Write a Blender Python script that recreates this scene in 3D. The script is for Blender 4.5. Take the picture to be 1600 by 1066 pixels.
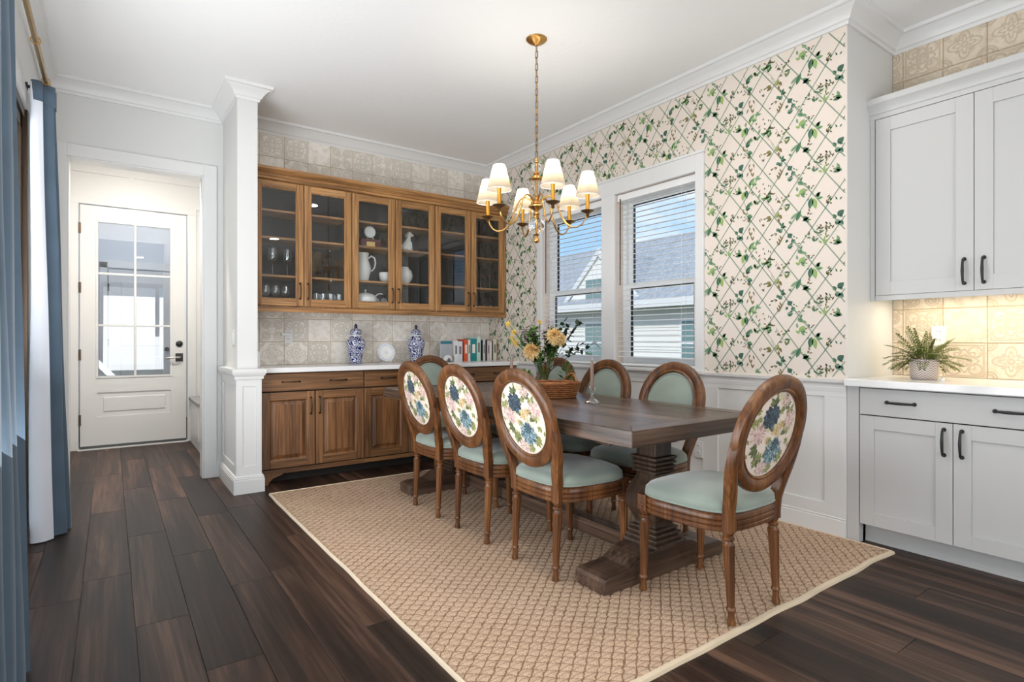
import bpy, bmesh, math, random
from mathutils import Vector, Matrix, noise as mnoise
PI = math.pi
rnd = random.Random(7)
for o in list(bpy.data.objects): bpy.data.objects.remove(o)
scene = bpy.context.scene
COL = scene.collection

# ------------------------------------------------------------------ camera
CAM_H = 1.135; YAW = math.radians(35.5); FPX = 880.0
cd = bpy.data.cameras.new('camera'); cam = bpy.data.objects.new('camera', cd); COL.objects.link(cam)
cam.location = (0, 0, CAM_H); cam.rotation_euler = (PI/2, 0, -YAW)
cd.sensor_width = 36.0; cd.lens = 36.0*FPX/1600.0; cd.shift_y = -2.0/1600.0
cd.clip_start = 0.05; cd.clip_end = 300
scene.camera = cam

# ------------------------------------------------------------------ world: blue sky with soft clouds
wld = bpy.data.worlds.new('sky'); scene.world = wld; wld.use_nodes = True
wn = wld.node_tree; wn.nodes.clear()
def wnode(t, **k):
    n = wn.nodes.new(t)
    for a, b in k.items(): setattr(n, a, b)
    return n
tc = wnode('ShaderNodeTexCoord'); mp = wnode('ShaderNodeMapping'); mp.inputs['Scale'].default_value = (1, 1, 2.6)
mp.inputs['Location'].default_value = (0.3, 0.1, 0.0)
nz = wnode('ShaderNodeTexNoise'); nz.inputs['Scale'].default_value = 3.2; nz.inputs['Detail'].default_value = 7; nz.inputs['Roughness'].default_value = .55
rp = wnode('ShaderNodeValToRGB'); rp.color_ramp.elements[0].position = .47; rp.color_ramp.elements[1].position = .64
mx = wnode('ShaderNodeMixRGB'); mx.inputs['Color1'].default_value = (.36, .62, .98, 1); mx.inputs['Color2'].default_value = (1, 1, 1, 1)
bg = wnode('ShaderNodeBackground'); bg.inputs['Strength'].default_value = 1.1
wo = wnode('ShaderNodeOutputWorld')
wn.links.new(tc.outputs['Generated'], mp.inputs['Vector']); wn.links.new(mp.outputs[0], nz.inputs['Vector'])
wn.links.new(nz.outputs[0], rp.inputs[0]); wn.links.new(rp.outputs[0], mx.inputs['Fac']); wn.links.new(mx.outputs[0], bg.inputs['Color'])
wn.links.new(bg.outputs[0], wo.inputs['Surface'])

# ------------------------------------------------------------------ lights
def light(name, kind, energy, loc, rot=(0, 0, 0), color=(1, 1, 1), size=.1, size_y=None, parent=None, spot=None):
    l = bpy.data.lights.new(name, kind); l.energy = energy; l.color = color
    if kind == 'AREA':
        l.size = size
        if size_y: l.shape = 'RECTANGLE'; l.size_y = size_y
        else: l.shape = 'DISK'
        if spot: l.spread = spot
    elif kind == 'SUN': l.angle = size
    else: l.shadow_soft_size = size
    o = bpy.data.objects.new(name, l); COL.objects.link(o); o.location = loc; o.rotation_euler = rot
    o.parent = parent; o['kind'] = 'helper'
    return o
light('sun', 'SUN', 2.7, (0, 0, 20), (math.radians(20), math.radians(-48), 0), (1, .96, .9), math.radians(1))
# area lamps: daylight at the left sliding doors, plus an added fill behind the camera
light('daylight_sliding_door', 'AREA', 165, (-.62, 2.0, 1.25), (0, math.radians(-130), 0), (.95, .975, 1), 2.3, 2.9)
light('rear_fill', 'AREA', 100, (1.05, -3.75, 1.35), (math.radians(127), 0, 0), (.97, .985, 1), 2.4, 2.5)
vs = scene.view_settings
vs.view_transform = 'Standard'; vs.look = 'None'; vs.exposure = 0.14; vs.gamma = 1.0; vs.use_curve_mapping = False
cy = scene.cycles
cy.use_denoising = True; cy.max_bounces = 10; cy.diffuse_bounces = 5; cy.glossy_bounces = 4; cy.transmission_bounces = 8
cy.transparent_max_bounces = 16; cy.sample_clamp_indirect = 6; cy.caustics_reflective = False; cy.caustics_refractive = False

# ------------------------------------------------------------------ mesh helpers
class MB:
    def __init__(s): s.v = []; s.f = []; s.c = []; s.cur = None
    def add(s, vs_, fs):
        b = len(s.v); s.v += [tuple(p) for p in vs_]
        for f in fs: s.f.append(tuple(b+i for i in f)); s.c.append(s.cur)
        return s
    def box(s, x0, x1, y0, y1, z0, z1):
        x0, x1 = min(x0, x1), max(x0, x1); y0, y1 = min(y0, y1), max(y0, y1); z0, z1 = min(z0, z1), max(z0, z1)
        return s.add([(x0,y0,z0),(x1,y0,z0),(x1,y1,z0),(x0,y1,z0),(x0,y0,z1),(x1,y0,z1),(x1,y1,z1),(x0,y1,z1)],
              [(3,2,1,0),(4,5,6,7),(0,1,5,4),(1,2,6,5),(2,3,7,6),(3,0,4,7)])
    def loft(s, rings, cap=True, closed=True, loop=False):
        n = len(rings[0]); vs_ = [p for r in rings for p in r]; fs = []
        m = len(rings)
        for k in range(m if loop else m-1):
            k2 = (k+1) % m
            for i in range(n if closed else n-1):
                j = (i+1) % n
                fs.append((k*n+i, k*n+j, k2*n+j, k2*n+i))
        if cap and not loop:
            fs.append(tuple(range(n-1, -1, -1))); fs.append(tuple((m-1)*n+i for i in range(n)))
        return s.add(vs_, fs)
    def lathe(s, prof, seg=24, c=(0, 0, 0), cap=True, flute=0, fl_rng=None, sq=False):
        rings = []
        for r, z in prof:
            ring = []
            for i in range(seg):
                a = 2*PI*i/seg + (PI/4 if sq else 0); rr = r*(math.sqrt(2) if sq else 1)
                if flute and fl_rng[0] <= z <= fl_rng[1] and i % 2: rr *= (1-flute)
                ring.append((c[0]+rr*math.cos(a), c[1]+rr*math.sin(a), c[2]+z))
            rings.append(ring)
        return s.loft(rings, cap)
    def tube(s, pts, r, seg=8, closed=False, up=None):
        pts = [Vector(p) for p in pts]; n = len(pts); rings = []
        nrm = None
        for i, p in enumerate(pts):
            a = pts[i-1] if (i > 0 or closed) else p; b = pts[(i+1) % n] if (i < n-1 or closed) else p
            t = (b-a).normalized()
            if nrm is None:
                nrm = Vector((0, 0, 1)) if abs(t.z) < .9 else Vector((1, 0, 0))
                nrm = (nrm - t*nrm.dot(t)).normalized()
            else: nrm = (nrm - t*nrm.dot(t)).normalized()
            bn = t.cross(nrm); rr = r[i] if isinstance(r, (list, tuple)) else r
            rings.append([p + nrm*(rr*math.cos(2*PI*k/seg)) + bn*(rr*math.sin(2*PI*k/seg)) for k in range(seg)])
        return s.loft(rings, not closed, True, closed)
    def sweep(s, pts, sec, normal_fn, closed=False):
        """sec: list of (a,b) offsets along normal_fn(i)->(N,B) frame vectors"""
        rings = []
        for i, p in enumerate(pts):
            N, Bv = normal_fn(i); p = Vector(p)
            rings.append([p + N*a + Bv*b for a, b in sec])
        return s.loft(rings, not closed, True, closed)
    def prism(s, poly, axis, d0, d1):
        """poly 2D extruded along axis (0,1,2) between d0 and d1"""
        def m(a, b, d): return {0: (d, a, b), 1: (a, d, b), 2: (a, b, d)}[axis]
        return s.loft([[m(a, b, d0) for a, b in poly], [m(a, b, d1) for a, b in poly]])
    def sphere(s, c, r, seg=14, rings=9, sc=(1, 1, 1)):
        R_ = []
        for k in range(rings+1):
            th = PI*k/rings
            rr = max(math.sin(th), .02)*r; z = -math.cos(th)*r
            R_.append([(c[0]+rr*math.cos(2*PI*i/seg)*sc[0], c[1]+rr*math.sin(2*PI*i/seg)*sc[1], c[2]+z*sc[2]) for i in range(seg)])
        return s.loft(R_)
    def xf(s, M, start=0):
        for i in range(start, len(s.v)): s.v[i] = tuple(M @ Vector(s.v[i]))
        return s
    def mesh(s, name, mat, smooth=None, fixn=True):
        me = bpy.data.meshes.new(name); me.from_pydata(s.v, [], s.f)
        if fixn:
            bm = bmesh.new(); bm.from_mesh(me); bmesh.ops.recalc_face_normals(bm, faces=bm.faces); bm.to_mesh(me); bm.free()
        if any(c is not None for c in s.c):
            at = me.color_attributes.new('Col', 'FLOAT_COLOR', 'CORNER')
            buf = []
            for f, c in zip(s.f, s.c):
                c = c or (1, 1, 1)
                buf += [c[0], c[1], c[2], 1.0]*len(f)
            at.data.foreach_set('color', buf)
        if mat: me.materials.append(mat)
        if smooth is not None:
            me.shade_smooth()
            if smooth < 180: me.set_sharp_from_angle(angle=math.radians(smooth))
        me.update(); return me

def obj(name, mb, mat, parent=None, loc=(0, 0, 0), rot=(0, 0, 0), smooth=None, bevel=0, kind=None, label=None, seg=2):
    me = mb.mesh(name, mat, smooth) if isinstance(mb, MB) else mb
    o = bpy.data.objects.new(name, me); COL.objects.link(o); o.location = loc; o.rotation_euler = rot
    o.parent = parent
    if bevel:
        b = o.modifiers.new('bevel', 'BEVEL'); b.width = bevel; b.segments = seg; b.limit_method = 'ANGLE'; b.angle_limit = math.radians(40)
        b.harden_normals = False
    if kind: o['kind'] = kind
    if label: o['label'] = label
    return o
def thing(name, label, cat, loc=(0, 0, 0), rz=0, group=None):
    o = bpy.data.objects.new(name, None); COL.objects.link(o); o.empty_display_size = .1
    o.location = loc; o.rotation_euler = (0, 0, rz)
    return tag(o, label, cat, group)
def tag(o, label, cat=None, group=None, kind=None):
    o['label'] = label
    if cat: o['category'] = cat
    if group: o['group'] = group
    if kind: o['kind'] = kind
    return o
def kids(o): return [c for c in COL.objects if c.parent == o]
def copy_tree(o, parent=None):
    c = o.copy(); COL.objects.link(c); c.parent = parent
    for k in o.children: copy_tree(k, c)
    return c
def dup(root, loc, rz=0, label=None, group=None):
    r = copy_tree(root); r.location = loc; r.rotation_euler = (0, 0, rz)
    if label: r['label'] = label
    if group: r['group'] = group
    return r

def molding(mb, path, prof, closed=False):
    """prof (p, z): p = distance out from the wall; room lies to the right of the path direction"""
    n = len(path); P2 = [Vector(p) for p in path]; offs = []
    for i in range(n):
        d0 = (P2[i]-P2[i-1]).normalized() if (i > 0 or closed) else None
        d1 = (P2[(i+1) % n]-P2[i]).normalized() if (i < n-1 or closed) else None
        r0 = Vector((d0.y, -d0.x)) if d0 else None; r1 = Vector((d1.y, -d1.x)) if d1 else None
        if r0 is None: m = r1
        elif r1 is None: m = r0
        else:
            m = (r0+r1).normalized(); m = m/max(.3, m.dot(r0))
        offs.append(m)
    rings = [[(P2[i].x+offs[i].x*p, P2[i].y+offs[i].y*p, z) for p, z in prof] for i in range(n)]
    return mb.loft(rings, not closed, True, closed)
# ------------------------------------------------------------------ materials
def srgb(r, g, b):
    f = lambda c: (c/255/12.92) if c/255 <= .04045 else ((c/255+.055)/1.055)**2.4
    return (f(r), f(g), f(b))
class M_:
    def __init__(s, name):
        s.m = bpy.data.materials.new(name); s.m.use_nodes = True; s.nt = s.m.node_tree
        s.b = s.nt.nodes['Principled BSDF']; s.out = s.nt.nodes['Material Output']
    def n(s, t, ins=None, **k):
        x = s.nt.nodes.new('ShaderNode'+t)
        for a, b in k.items(): setattr(x, a, b)
        for a, b in (ins or {}).items():
            if isinstance(b, bpy.types.NodeSocket): s.nt.links.new(b, x.inputs[a])
            else: x.inputs[a].default_value = b
        return x
    def math(s, op, a, b=0.0, c=None):
        x = s.n('Math', operation=op)
        for i, q in enumerate((a, b) if c is None else (a, b, c)):
            if isinstance(q, bpy.types.NodeSocket): s.nt.links.new(q, x.inputs[i])
            else: x.inputs[i].default_value = q
        return x.outputs[0]
    def ramp(s, fac, stops, interp='LINEAR'):
        x = s.n('ValToRGB'); s.nt.links.new(fac, x.inputs[0]); cr = x.color_ramp; cr.interpolation = interp
        while len(cr.elements) < len(stops): cr.elements.new(.5)
        for e, (p, c) in zip(cr.elements, stops): e.position = p; e.color = (*c, 1) if len(c) == 3 else c
        return x.outputs[0]
    def mix(s, fac, a, b, bt='MIX'):
        x = s.n('MixRGB', blend_type=bt)
        for i, q in zip(('Fac', 'Color1', 'Color2'), (fac, a, b)):
            if isinstance(q, bpy.types.NodeSocket): s.nt.links.new(q, x.inputs[i])
            else: x.inputs[i].default_value = q if isinstance(q, float) else (*q, 1)
        return x.outputs[0]
    def bump(s, h, strength=.3, dist=.002):
        x = s.n('Bump', {'Strength': strength, 'Distance': dist, 'Height': h}); s.nt.links.new(x.outputs[0], s.b.inputs['Normal'])
    def coord(s, which='Object', scale=(1, 1, 1), rand=True):
        tc_ = s.n('TexCoord'); mp_ = s.n('Mapping', {'Scale': scale}); s.nt.links.new(tc_.outputs[which], mp_.inputs['Vector'])
        if rand:
            oi = s.n('ObjectInfo'); v = s.math('MULTIPLY', oi.outputs['Random'], 37.0)
            cx_ = s.n('CombineXYZ', {0: v, 1: v, 2: v}); s.nt.links.new(cx_.outputs[0], mp_.inputs['Location'])
        return mp_.outputs[0]
    def base(s, c): 
        if isinstance(c, bpy.types.NodeSocket): s.nt.links.new(c, s.b.inputs['Base Color'])
        else: s.b.inputs['Base Color'].default_value = (*c, 1)
        return s
    def set(s, **k):
        for a, b in k.items():
            nm = {'rough': 'Roughness', 'metal': 'Metallic', 'spec': 'Specular IOR Level', 'coat': 'Coat Weight', 'trans': 'Transmission Weight',
                  'sheen': 'Sheen Weight', 'sub': 'Subsurface Weight', 'ior': 'IOR', 'alpha': 'Alpha', 'es': 'Emission Strength', 'ec': 'Emission Color'}[a]
            if isinstance(b, bpy.types.NodeSocket): s.nt.links.new(b, s.b.inputs[nm])
            else: s.b.inputs[nm].default_value = b
        return s
def paint(name, col, rough=.5, noise=0, nscale=60, dist=.001):
    m = M_(name); m.base(col).set(rough=rough)
    if noise:
        nz_ = m.n('TexNoise', {'Vector': m.coord(rand=False), 'Scale': nscale, 'Detail': 3.0}); m.bump(nz_.outputs[0], noise, dist)
    return m.m
def wood(name, cd_, cm, cl, axis=2, sc=9., stretch=.06, rough=.42, fine=True, stave=None, tone=.25, spec=.5, coat=0.):
    m = M_(name); scl = [sc]*3; scl[axis] = sc*stretch
    v = m.coord(scale=tuple(scl))
    nz_ = m.n('TexNoise', {'Vector': v, 'Scale': 1.0, 'Detail': 8.0, 'Roughness': .62, 'Distortion': .9})
    c = m.ramp(nz_.outputs[0], [(.28, cd_), (.5, cm), (.72, cl)])
    s2 = [sc*9]*3; s2[axis] = sc*9*.025
    n2 = m.n('TexNoise', {'Vector': m.coord(scale=tuple(s2)), 'Scale': 1.0, 'Detail': 3.0})
    f = m.ramp(n2.outputs[0], [(.38, (.42,)*3), (.60, (1.12,)*3)])
    c = m.mix(.75, c, f, 'MULTIPLY')
    oi = m.n('ObjectInfo'); t = m.math('MULTIPLY_ADD', oi.outputs['Random'], 2*tone, 1-tone)
    if stave:
        tc_ = m.n('TexCoord'); sx = m.n('SeparateXYZ', {0: tc_.outputs['Object']})
        q = m.math('FLOOR', m.math('MULTIPLY', sx.outputs[stave[0]], 1/stave[1]))
        wn_ = m.n('TexWhiteNoise', {'W': m.math('ADD', q, oi.outputs['Random'])}, noise_dimensions='1D')
        t = m.math('MULTIPLY', t, m.math('MULTIPLY_ADD', wn_.outputs[0], .5, .75))
    cb = m.n('CombineXYZ', {0: t, 1: t, 2: t})
    c = m.mix(1.0, c, cb.outputs[0], 'MULTIPLY')
    m.base(c).set(rough=rough, spec=spec, coat=coat)
    m.bump(n2.outputs[0], .25, .0015)
    return m.m
def metal(name, col, rough=.3):
    m = M_(name); m.base(col).set(rough=rough, metal=1.0); return m.m
def thin_glass(name, tint=(1, 1, 1), refl=1.0, rough=.0, add=0.0):
    m = M_(name); nt = m.nt; nt.nodes.remove(m.b)
    t = m.n('BsdfTransparent', {'Color': (*tint, 1)}); g = m.n('BsdfGlossy', {'Roughness': rough, 'Color': (1, 1, 1, 1)})
    lw = m.n('LayerWeight', {'Blend': .5}); k = m.math('MULTIPLY_ADD', m.math('POWER', lw.outputs['Facing'], 4.0), refl*.9, .035*refl+add)
    k = m.math('MINIMUM', k, .95)
    mx_ = m.n('MixShader', {0: k}); nt.links.new(t.outputs[0], mx_.inputs[1]); nt.links.new(g.outputs[0], mx_.inputs[2])
    nt.links.new(mx_.outputs[0], m.out.inputs[0]); return m.m
def vcol(name, rough=.8, sheen=0., trans=0.):
    m = M_(name); a = m.n('VertexColor', layer_name='Col'); m.base(a.outputs[0]).set(rough=rough, sheen=sheen)
    if trans: 
        tr = m.n('BsdfTranslucent', {'Color': a.outputs[0]}); mx_ = m.n('MixShader', {0: trans})
        m.nt.links.new(m.b.outputs[0], mx_.inputs[1]); m.nt.links.new(tr.outputs[0], mx_.inputs[2]); m.nt.links.new(mx_.outputs[0], m.out.inputs[0])
    return m.m
def fabric(name, col, rough=.85, sheen=.3, var=.12, weave=900):
    m = M_(name); nz_ = m.n('TexNoise', {'Vector': m.coord(), 'Scale': 6.0, 'Detail': 4.0})
    d = tuple(c*(1-var) for c in col); l = tuple(min(1, c*(1+var)) for c in col)
    m.base(m.ramp(nz_.outputs[0], [(.3, d), (.7, l)])).set(rough=rough, sheen=sheen)
    n2 = m.n('TexNoise', {'Vector': m.coord(rand=False), 'Scale': float(weave), 'Detail': 1.0}); m.bump(n2.outputs[0], .15, .0006)
    return m.m

MT = {}
MT['wall'] = paint('wall_paint_white', (.68, .68, .67), .6, .05, 180)
MT['trim'] = paint('trim_enamel_white', (.73, .73, .725), .38)
MT['cab_white'] = paint('cabinet_white', (.54, .54, .535), .4)
MT['ceiling'] = paint('ceiling_knockdown', (.86, .86, .86), .8, .35, 28, .004)
MT['paper'] = paint('wallpaper_ground', srgb(224, 212, 201), .75, .03, 300)
MT['print'] = vcol('wallpaper_ink', .75)
MT['floral'] = vcol('floral_print', .85, .2)
MT['quartz'] = paint('white_quartz', (.86, .86, .86), .16)
MT['black'] = paint('black_iron', (.012, .012, .013), .45)
MT['gap'] = paint('dark_gap', (.02, .016, .013), .9)
MT['bronze'] = metal('bronze_pull', (.10, .07, .05), .35)
MT['brass'] = metal('antique_brass', (.62, .36, .12), .28)
MT['dark_brass'] = metal('dark_brass', (.30, .19, .09), .35)
MT['rod'] = metal('rod_brass', (.36, .25, .13), .35)
MT['glass'] = thin_glass('clear_glass', (1, 1, 1), .8)
MT['door_glass'] = thin_glass('cabinet_glass', (.95, .96, .96), 1.0, 0, .005)
MT['lite_glass'] = thin_glass('entry_glass', (.93, .95, .97), 1.0, .01, .03)
MT['stem_glass'] = thin_glass('stemware_glass', (.95, .965, .97), 1.4, .02, .07)
m = M_('crystal'); m.base((1, 1, 1)).set(rough=.02, trans=1.0, ior=1.5); MT['crystal'] = m.m
MT['oak'] = wood('oak_honey', srgb(118, 78, 42), srgb(174, 126, 76), srgb(200, 154, 102), 2, 10., .07, .45, tone=.05)
MT['oak_h'] = wood('oak_honey_horizontal', srgb(118, 78, 42), srgb(174, 126, 76), srgb(200, 154, 102), 0, 10., .07, .45, tone=.05)
MT['buffet'] = wood('oak_brown_shaded', srgb(78, 50, 30), srgb(130, 90, 56), srgb(158, 114, 74), 2, 10., .07, .42, tone=.05)  # same oak as the wall cabinets; lighting difference partly put into this darker tint
MT['buffet_p'] = wood('oak_brown_shaded_staves', srgb(76, 47, 27), srgb(128, 86, 52), srgb(162, 114, 72), 2, 11., .08, .42, stave=(0, .085), tone=.05)
MT['buffet_h'] = wood('oak_brown_shaded_horizontal', srgb(78, 50, 30), srgb(130, 90, 56), srgb(158, 114, 74), 0, 10., .07, .42, tone=.05)
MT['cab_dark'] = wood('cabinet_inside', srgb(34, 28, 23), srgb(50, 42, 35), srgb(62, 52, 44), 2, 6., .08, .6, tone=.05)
MT['chair'] = wood('chair_wood', srgb(66, 38, 18), srgb(106, 65, 34), srgb(136, 90, 50), 2, 10., .12, .36, tone=.08)
MT['table_y'] = wood('table_wood_long', srgb(44, 33, 27), srgb(86, 67, 55), srgb(118, 95, 80), 1, 8., .07, .27, tone=.22)
MT['table_x'] = wood('table_wood_cross', srgb(44, 33, 27), srgb(86, 67, 55), srgb(118, 95, 80), 0, 8., .07, .3, tone=.15)
MT['table_z'] = wood('table_wood_post', srgb(40, 30, 24), srgb(70, 54, 43), srgb(94, 75, 60), 2, 8., .1, .4, tone=.12)
MT['floor'] = wood('floor_walnut', srgb(18, 12, 9), srgb(58, 40, 31), srgb(112, 84, 68), 1, 7., .055, .44, tone=.26, spec=.30)
MT['sage'] = fabric('sage_velvet', srgb(130, 142, 132), .7, .6, .12)
MT['curtain'] = fabric('curtain_blue', srgb(78, 97, 114), .9, .2, .08, 700)
MT['lining'] = fabric('curtain_lining', srgb(222, 226, 236), .9, .1, .02, 700)
MT['floral_ground'] = fabric('floral_ground', srgb(232, 218, 204), .85, .1, .03)
MT['blind'] = paint('blind_white', (.84, .84, .84), .4)
MT['vinyl'] = paint('window_vinyl', (.84, .85, .85), .35)
MT['porcelain'] = paint('white_porcelain', (.80, .80, .78), .18)
MT['wax'] = paint('taupe_wax', srgb(140, 116, 104), .5)
MT['burgundy'] = paint('burgundy_lacquer', srgb(92, 28, 34), .3)
MT['plate_gold'] = metal('gold_plaque', (.75, .55, .25), .3)
MT['red_teal'] = paint('bottle_blue', srgb(30, 60, 80), .2)
# woven jute
m = M_('jute_weave'); tc_ = m.n('TexCoord'); sx = m.n('SeparateXYZ', {0: tc_.outputs['Object']})
RA, RB = .066, .056
u = m.math('ADD', m.math('MULTIPLY', sx.outputs[0], 1/RA), m.math('MULTIPLY', sx.outputs[1], 1/RB))
w = m.math('SUBTRACT', m.math('MULTIPLY', sx.outputs[0], 1/RA), m.math('MULTIPLY', sx.outputs[1], 1/RB))
def tri(q): return m.math('ABSOLUTE', m.math('SUBTRACT', m.math('FRACT', q), .5))
nw = m.n('TexNoise', {'Vector': m.coord(rand=False), 'Scale': 34.0, 'Detail': 2.0}); jit = m.math('MULTIPLY_ADD', nw.outputs[0], .5, -.25)
d1, d2 = tri(m.math('ADD', u, jit)), tri(m.math('SUBTRACT', w, jit)); e = m.math('MAXIMUM', m.math('MULTIPLY', d1, .955), d2)
nz_ = m.n('TexNoise', {'Vector': m.coord(rand=False, scale=(1, 1, 1)), 'Scale': 260.0, 'Detail': 3.0})
n3 = m.n('TexNoise', {'Vector': m.coord(rand=False), 'Scale': 2.2, 'Detail': 3.0})
cst = m.ramp(nz_.outputs[0], [(.3, srgb(158, 130, 106)), (.52, srgb(200, 174, 148)), (.75, srgb(224, 202, 178))])
cst = m.mix(m.ramp(n3.outputs[0], [(.35, (0, 0, 0)), (.7, (.35, .35, .35))]), cst, srgb(180, 148, 122))
line = m.ramp(e, [(.405, (0, 0, 0)), (.465, (1, 1, 1))])
cst = m.mix(m.math('MULTIPLY', line, .85), cst, srgb(118, 82, 60))
yb = m.math('FRACT', m.math('MULTIPLY', sx.outputs[1], 2/RB)); dash = m.ramp(tri(m.math('MULTIPLY', sx.outputs[1], 2/RB)), [(.40, (0, 0, 0)), (.47, (1, 1, 1))])
cst = m.mix(m.math('MULTIPLY', dash, .55), cst, srgb(110, 76, 56))
m.base(cst).set(rough=.95); m.bump(nz_.outputs[0], .6, .003); MT['jute'] = m.m
MT['binding'] = fabric('rug_binding', srgb(216, 198, 172), .9, .1, .05)
# cast tiles : a few relief designs picked by the object's random value
def tile_mat(name, base_a, base_b, relief):
    m = M_(name); tc_ = m.n('TexCoord'); oi = m.n('ObjectInfo')
    sx = m.n('SeparateXYZ', {0: tc_.outputs['Generated']})
    return m
def tiles(name, design, ca, cb, cg):
    m = M_(name); tc_ = m.n('TexCoord'); sx = m.n('SeparateXYZ', {0: tc_.outputs['Object']})
    x = m.math('MULTIPLY', sx.outputs[0], 10.0); y = m.math('MULTIPLY', sx.outputs[2], 10.0)   # -1..1
    r = m.math('SQRT', m.math('ADD', m.math('MULTIPLY', x, x), m.math('MULTIPLY', y, y))); a = m.math('ARCTAN2', y, x)
    ax_, ay_ = m.math('ABSOLUTE', x), m.math('ABSOLUTE', y)
    hyp = lambda p, q: m.math('SQRT', m.math('ADD', m.math('MULTIPLY', p, p), m.math('MULTIPLY', q, q)))
    ring = lambda d, f: m.math('ABSOLUTE', m.math('SUBTRACT', d, f))
    rc = hyp(m.math('SUBTRACT', 1.0, ax_), m.math('SUBTRACT', 1.0, ay_)); q2 = hyp(m.math('SUBTRACT', ax_, .5), m.math('SUBTRACT', ay_, .5))
    def petals(n, r0, k, ph=0.0): return m.math('MULTIPLY_ADD', m.math('COSINE', m.math('MULTIPLY_ADD', a, float(n), ph)), k, r0)
    if design == 0: h = None
    elif design == 1: ds = [ring(r, petals(4, .60, .20)), ring(r, petals(8, .40, .12)), ring(r, .13), ring(rc, .40), ring(rc, .26)]
    elif design == 2: ds = [ring(q2, .34), ring(q2, .19), ring(r, petals(4, .42, .18, PI)), ring(rc, .22), m.math('MAXIMUM', ring(ax_, ay_), m.math('SUBTRACT', .5, r))]
    else: ds = [ring(r, petals(8, .56, .09)), ring(r, .30), ring(q2, .30), ring(m.math('MAXIMUM', ax_, ay_), .88), ring(r, petals(6, .16, .07))]
    if design:
        h = ds[0]
        for d_ in ds[1:]: h = m.math('MINIMUM', h, d_)
    nz_ = m.n('TexNoise', {'Vector': m.coord(), 'Scale': 22.0, 'Detail': 6.0, 'Roughness': .65})
    col = m.ramp(nz_.outputs[0], [(.3, cb), (.55, ca), (.8, tuple(min(1, q*1.06) for q in ca))])
    hh = m.math('MULTIPLY', nz_.outputs[0], .35)
    if h is not None:
        lines_ = m.ramp(h, [(.02, (1, 1, 1)), (.075, (0, 0, 0))])
        wear = m.ramp(nz_.outputs[0], [(.36, (.15,)*3), (.55, (.75,)*3)])
        col = m.mix(m.math('MULTIPLY', m.math('MULTIPLY', lines_, wear), .6), col, cg)
        hh = m.math('SUBTRACT', hh, m.math('MULTIPLY', lines_, .8))
    oi = m.n('ObjectInfo'); t = m.math('MULTIPLY_ADD', oi.outputs['Random'], .14, .92); cbn = m.n('CombineXYZ', {0: t, 1: t, 2: t})
    m.base(m.mix(1.0, col, cbn.outputs[0], 'MULTIPLY')).set(rough=.4); m.bump(hh, .5, .004); return m.m
MT['tile'] = [tiles('relief_tile_%d' % i, i, srgb(236, 232, 224), srgb(212, 204, 192), srgb(164, 148, 126)) for i in range(4)]
MT['tile_tan'] = [tiles('tan_relief_tile_%d' % i, i, srgb(220, 206, 186), srgb(196, 178, 154), srgb(150, 130, 104)) for i in range(4)]
MT['grout'] = paint('tile_grout', srgb(186, 168, 140), .9)
# blue and white porcelain
def blue_white(name, thr, sc):
    m = M_(name); nz_ = m.n('TexNoise', {'Vector': m.coord(), 'Scale': sc, 'Detail': 1.5, 'Distortion': 2.6})
    s_ = m.math('ABSOLUTE', m.math('SINE', m.math('MULTIPLY', nz_.outputs[0], 26.0)))
    m.base(m.ramp(s_, [(thr, srgb(14, 26, 92)), (thr+.12, srgb(226, 230, 240))])).set(rough=.12, coat=.5); return m.m
MT['ginger'] = blue_white('blue_white_scroll', .80, 9.0); MT['ginger_lid'] = blue_white('blue_white_lid', .78, 16.0)
MT['cobalt'] = paint('cobalt_glaze', srgb(16, 24, 70), .15)
MT['plate_print'] = blue_white('plate_transfer_print', .14, 24.0)
m = M_('lamp_shade_fabric'); nt = m.nt
di = m.n('BsdfDiffuse', {'Color': (.50, .46, .40, 1)}); tr = m.n('BsdfTranslucent', {'Color': (.26, .215, .15, 1)}); mx_ = m.n('MixShader', {0: .55})
nt.links.new(di.outputs[0], mx_.inputs[1]); nt.links.new(tr.outputs[0], mx_.inputs[2]); nt.links.new(mx_.outputs[0], m.out.inputs[0]); MT['shade'] = m.m
m = M_('bulb_glow'); m.base((1, .9, .7)).set(ec=(1, .78, .45, 1), es=9.0); MT['bulb'] = m.m
m = M_('downlight_glow'); m.base((1, 1, 1)).set(ec=(1, .95, .88, 1), es=8.0); MT['can'] = m.m
m = M_('led_strip_glow'); m.base((1, 1, 1)).set(ec=(1, .88, .66, 1), es=9.0); MT['led'] = m.m
m = M_('candle_sleeve'); m.base(srgb(214, 150, 48)).set(rough=.35, metal=.6); MT['sleeve'] = m.m
# plants
def leafm(name, a, b, rough=.5, sc=30.0):
    m = M_(name); nz_ = m.n('TexNoise', {'Vector': m.coord(), 'Scale': sc, 'Detail': 2.0}); c = m.ramp(nz_.outputs[0], [(.3, a), (.7, b)])
    m.base(c).set(rough=rough); tr = m.n('BsdfTranslucent', {'Color': c}); mx_ = m.n('MixShader', {0: .25})
    m.nt.links.new(m.b.outputs[0], mx_.inputs[1]); m.nt.links.new(tr.outputs[0], mx_.inputs[2]); m.nt.links.new(mx_.outputs[0], m.out.inputs[0]); return m.m
MT['leaf'] = leafm('leaf_green', srgb(60, 94, 42), srgb(114, 150, 70)); MT['leaf_dark'] = leafm('leaf_dark', srgb(22, 36, 20), srgb(44, 62, 34))
MT['leaf_lime'] = leafm('leaf_lime', srgb(112, 148, 40), srgb(170, 196, 74)); MT['fern'] = leafm('fern_green', srgb(66, 82, 34), srgb(132, 142, 68))
MT['peach'] = leafm('petal_peach', srgb(236, 200, 132), srgb(252, 236, 190)); MT['yellow'] = leafm('petal_yellow', srgb(232, 194, 80), srgb(246, 222, 130))
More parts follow.
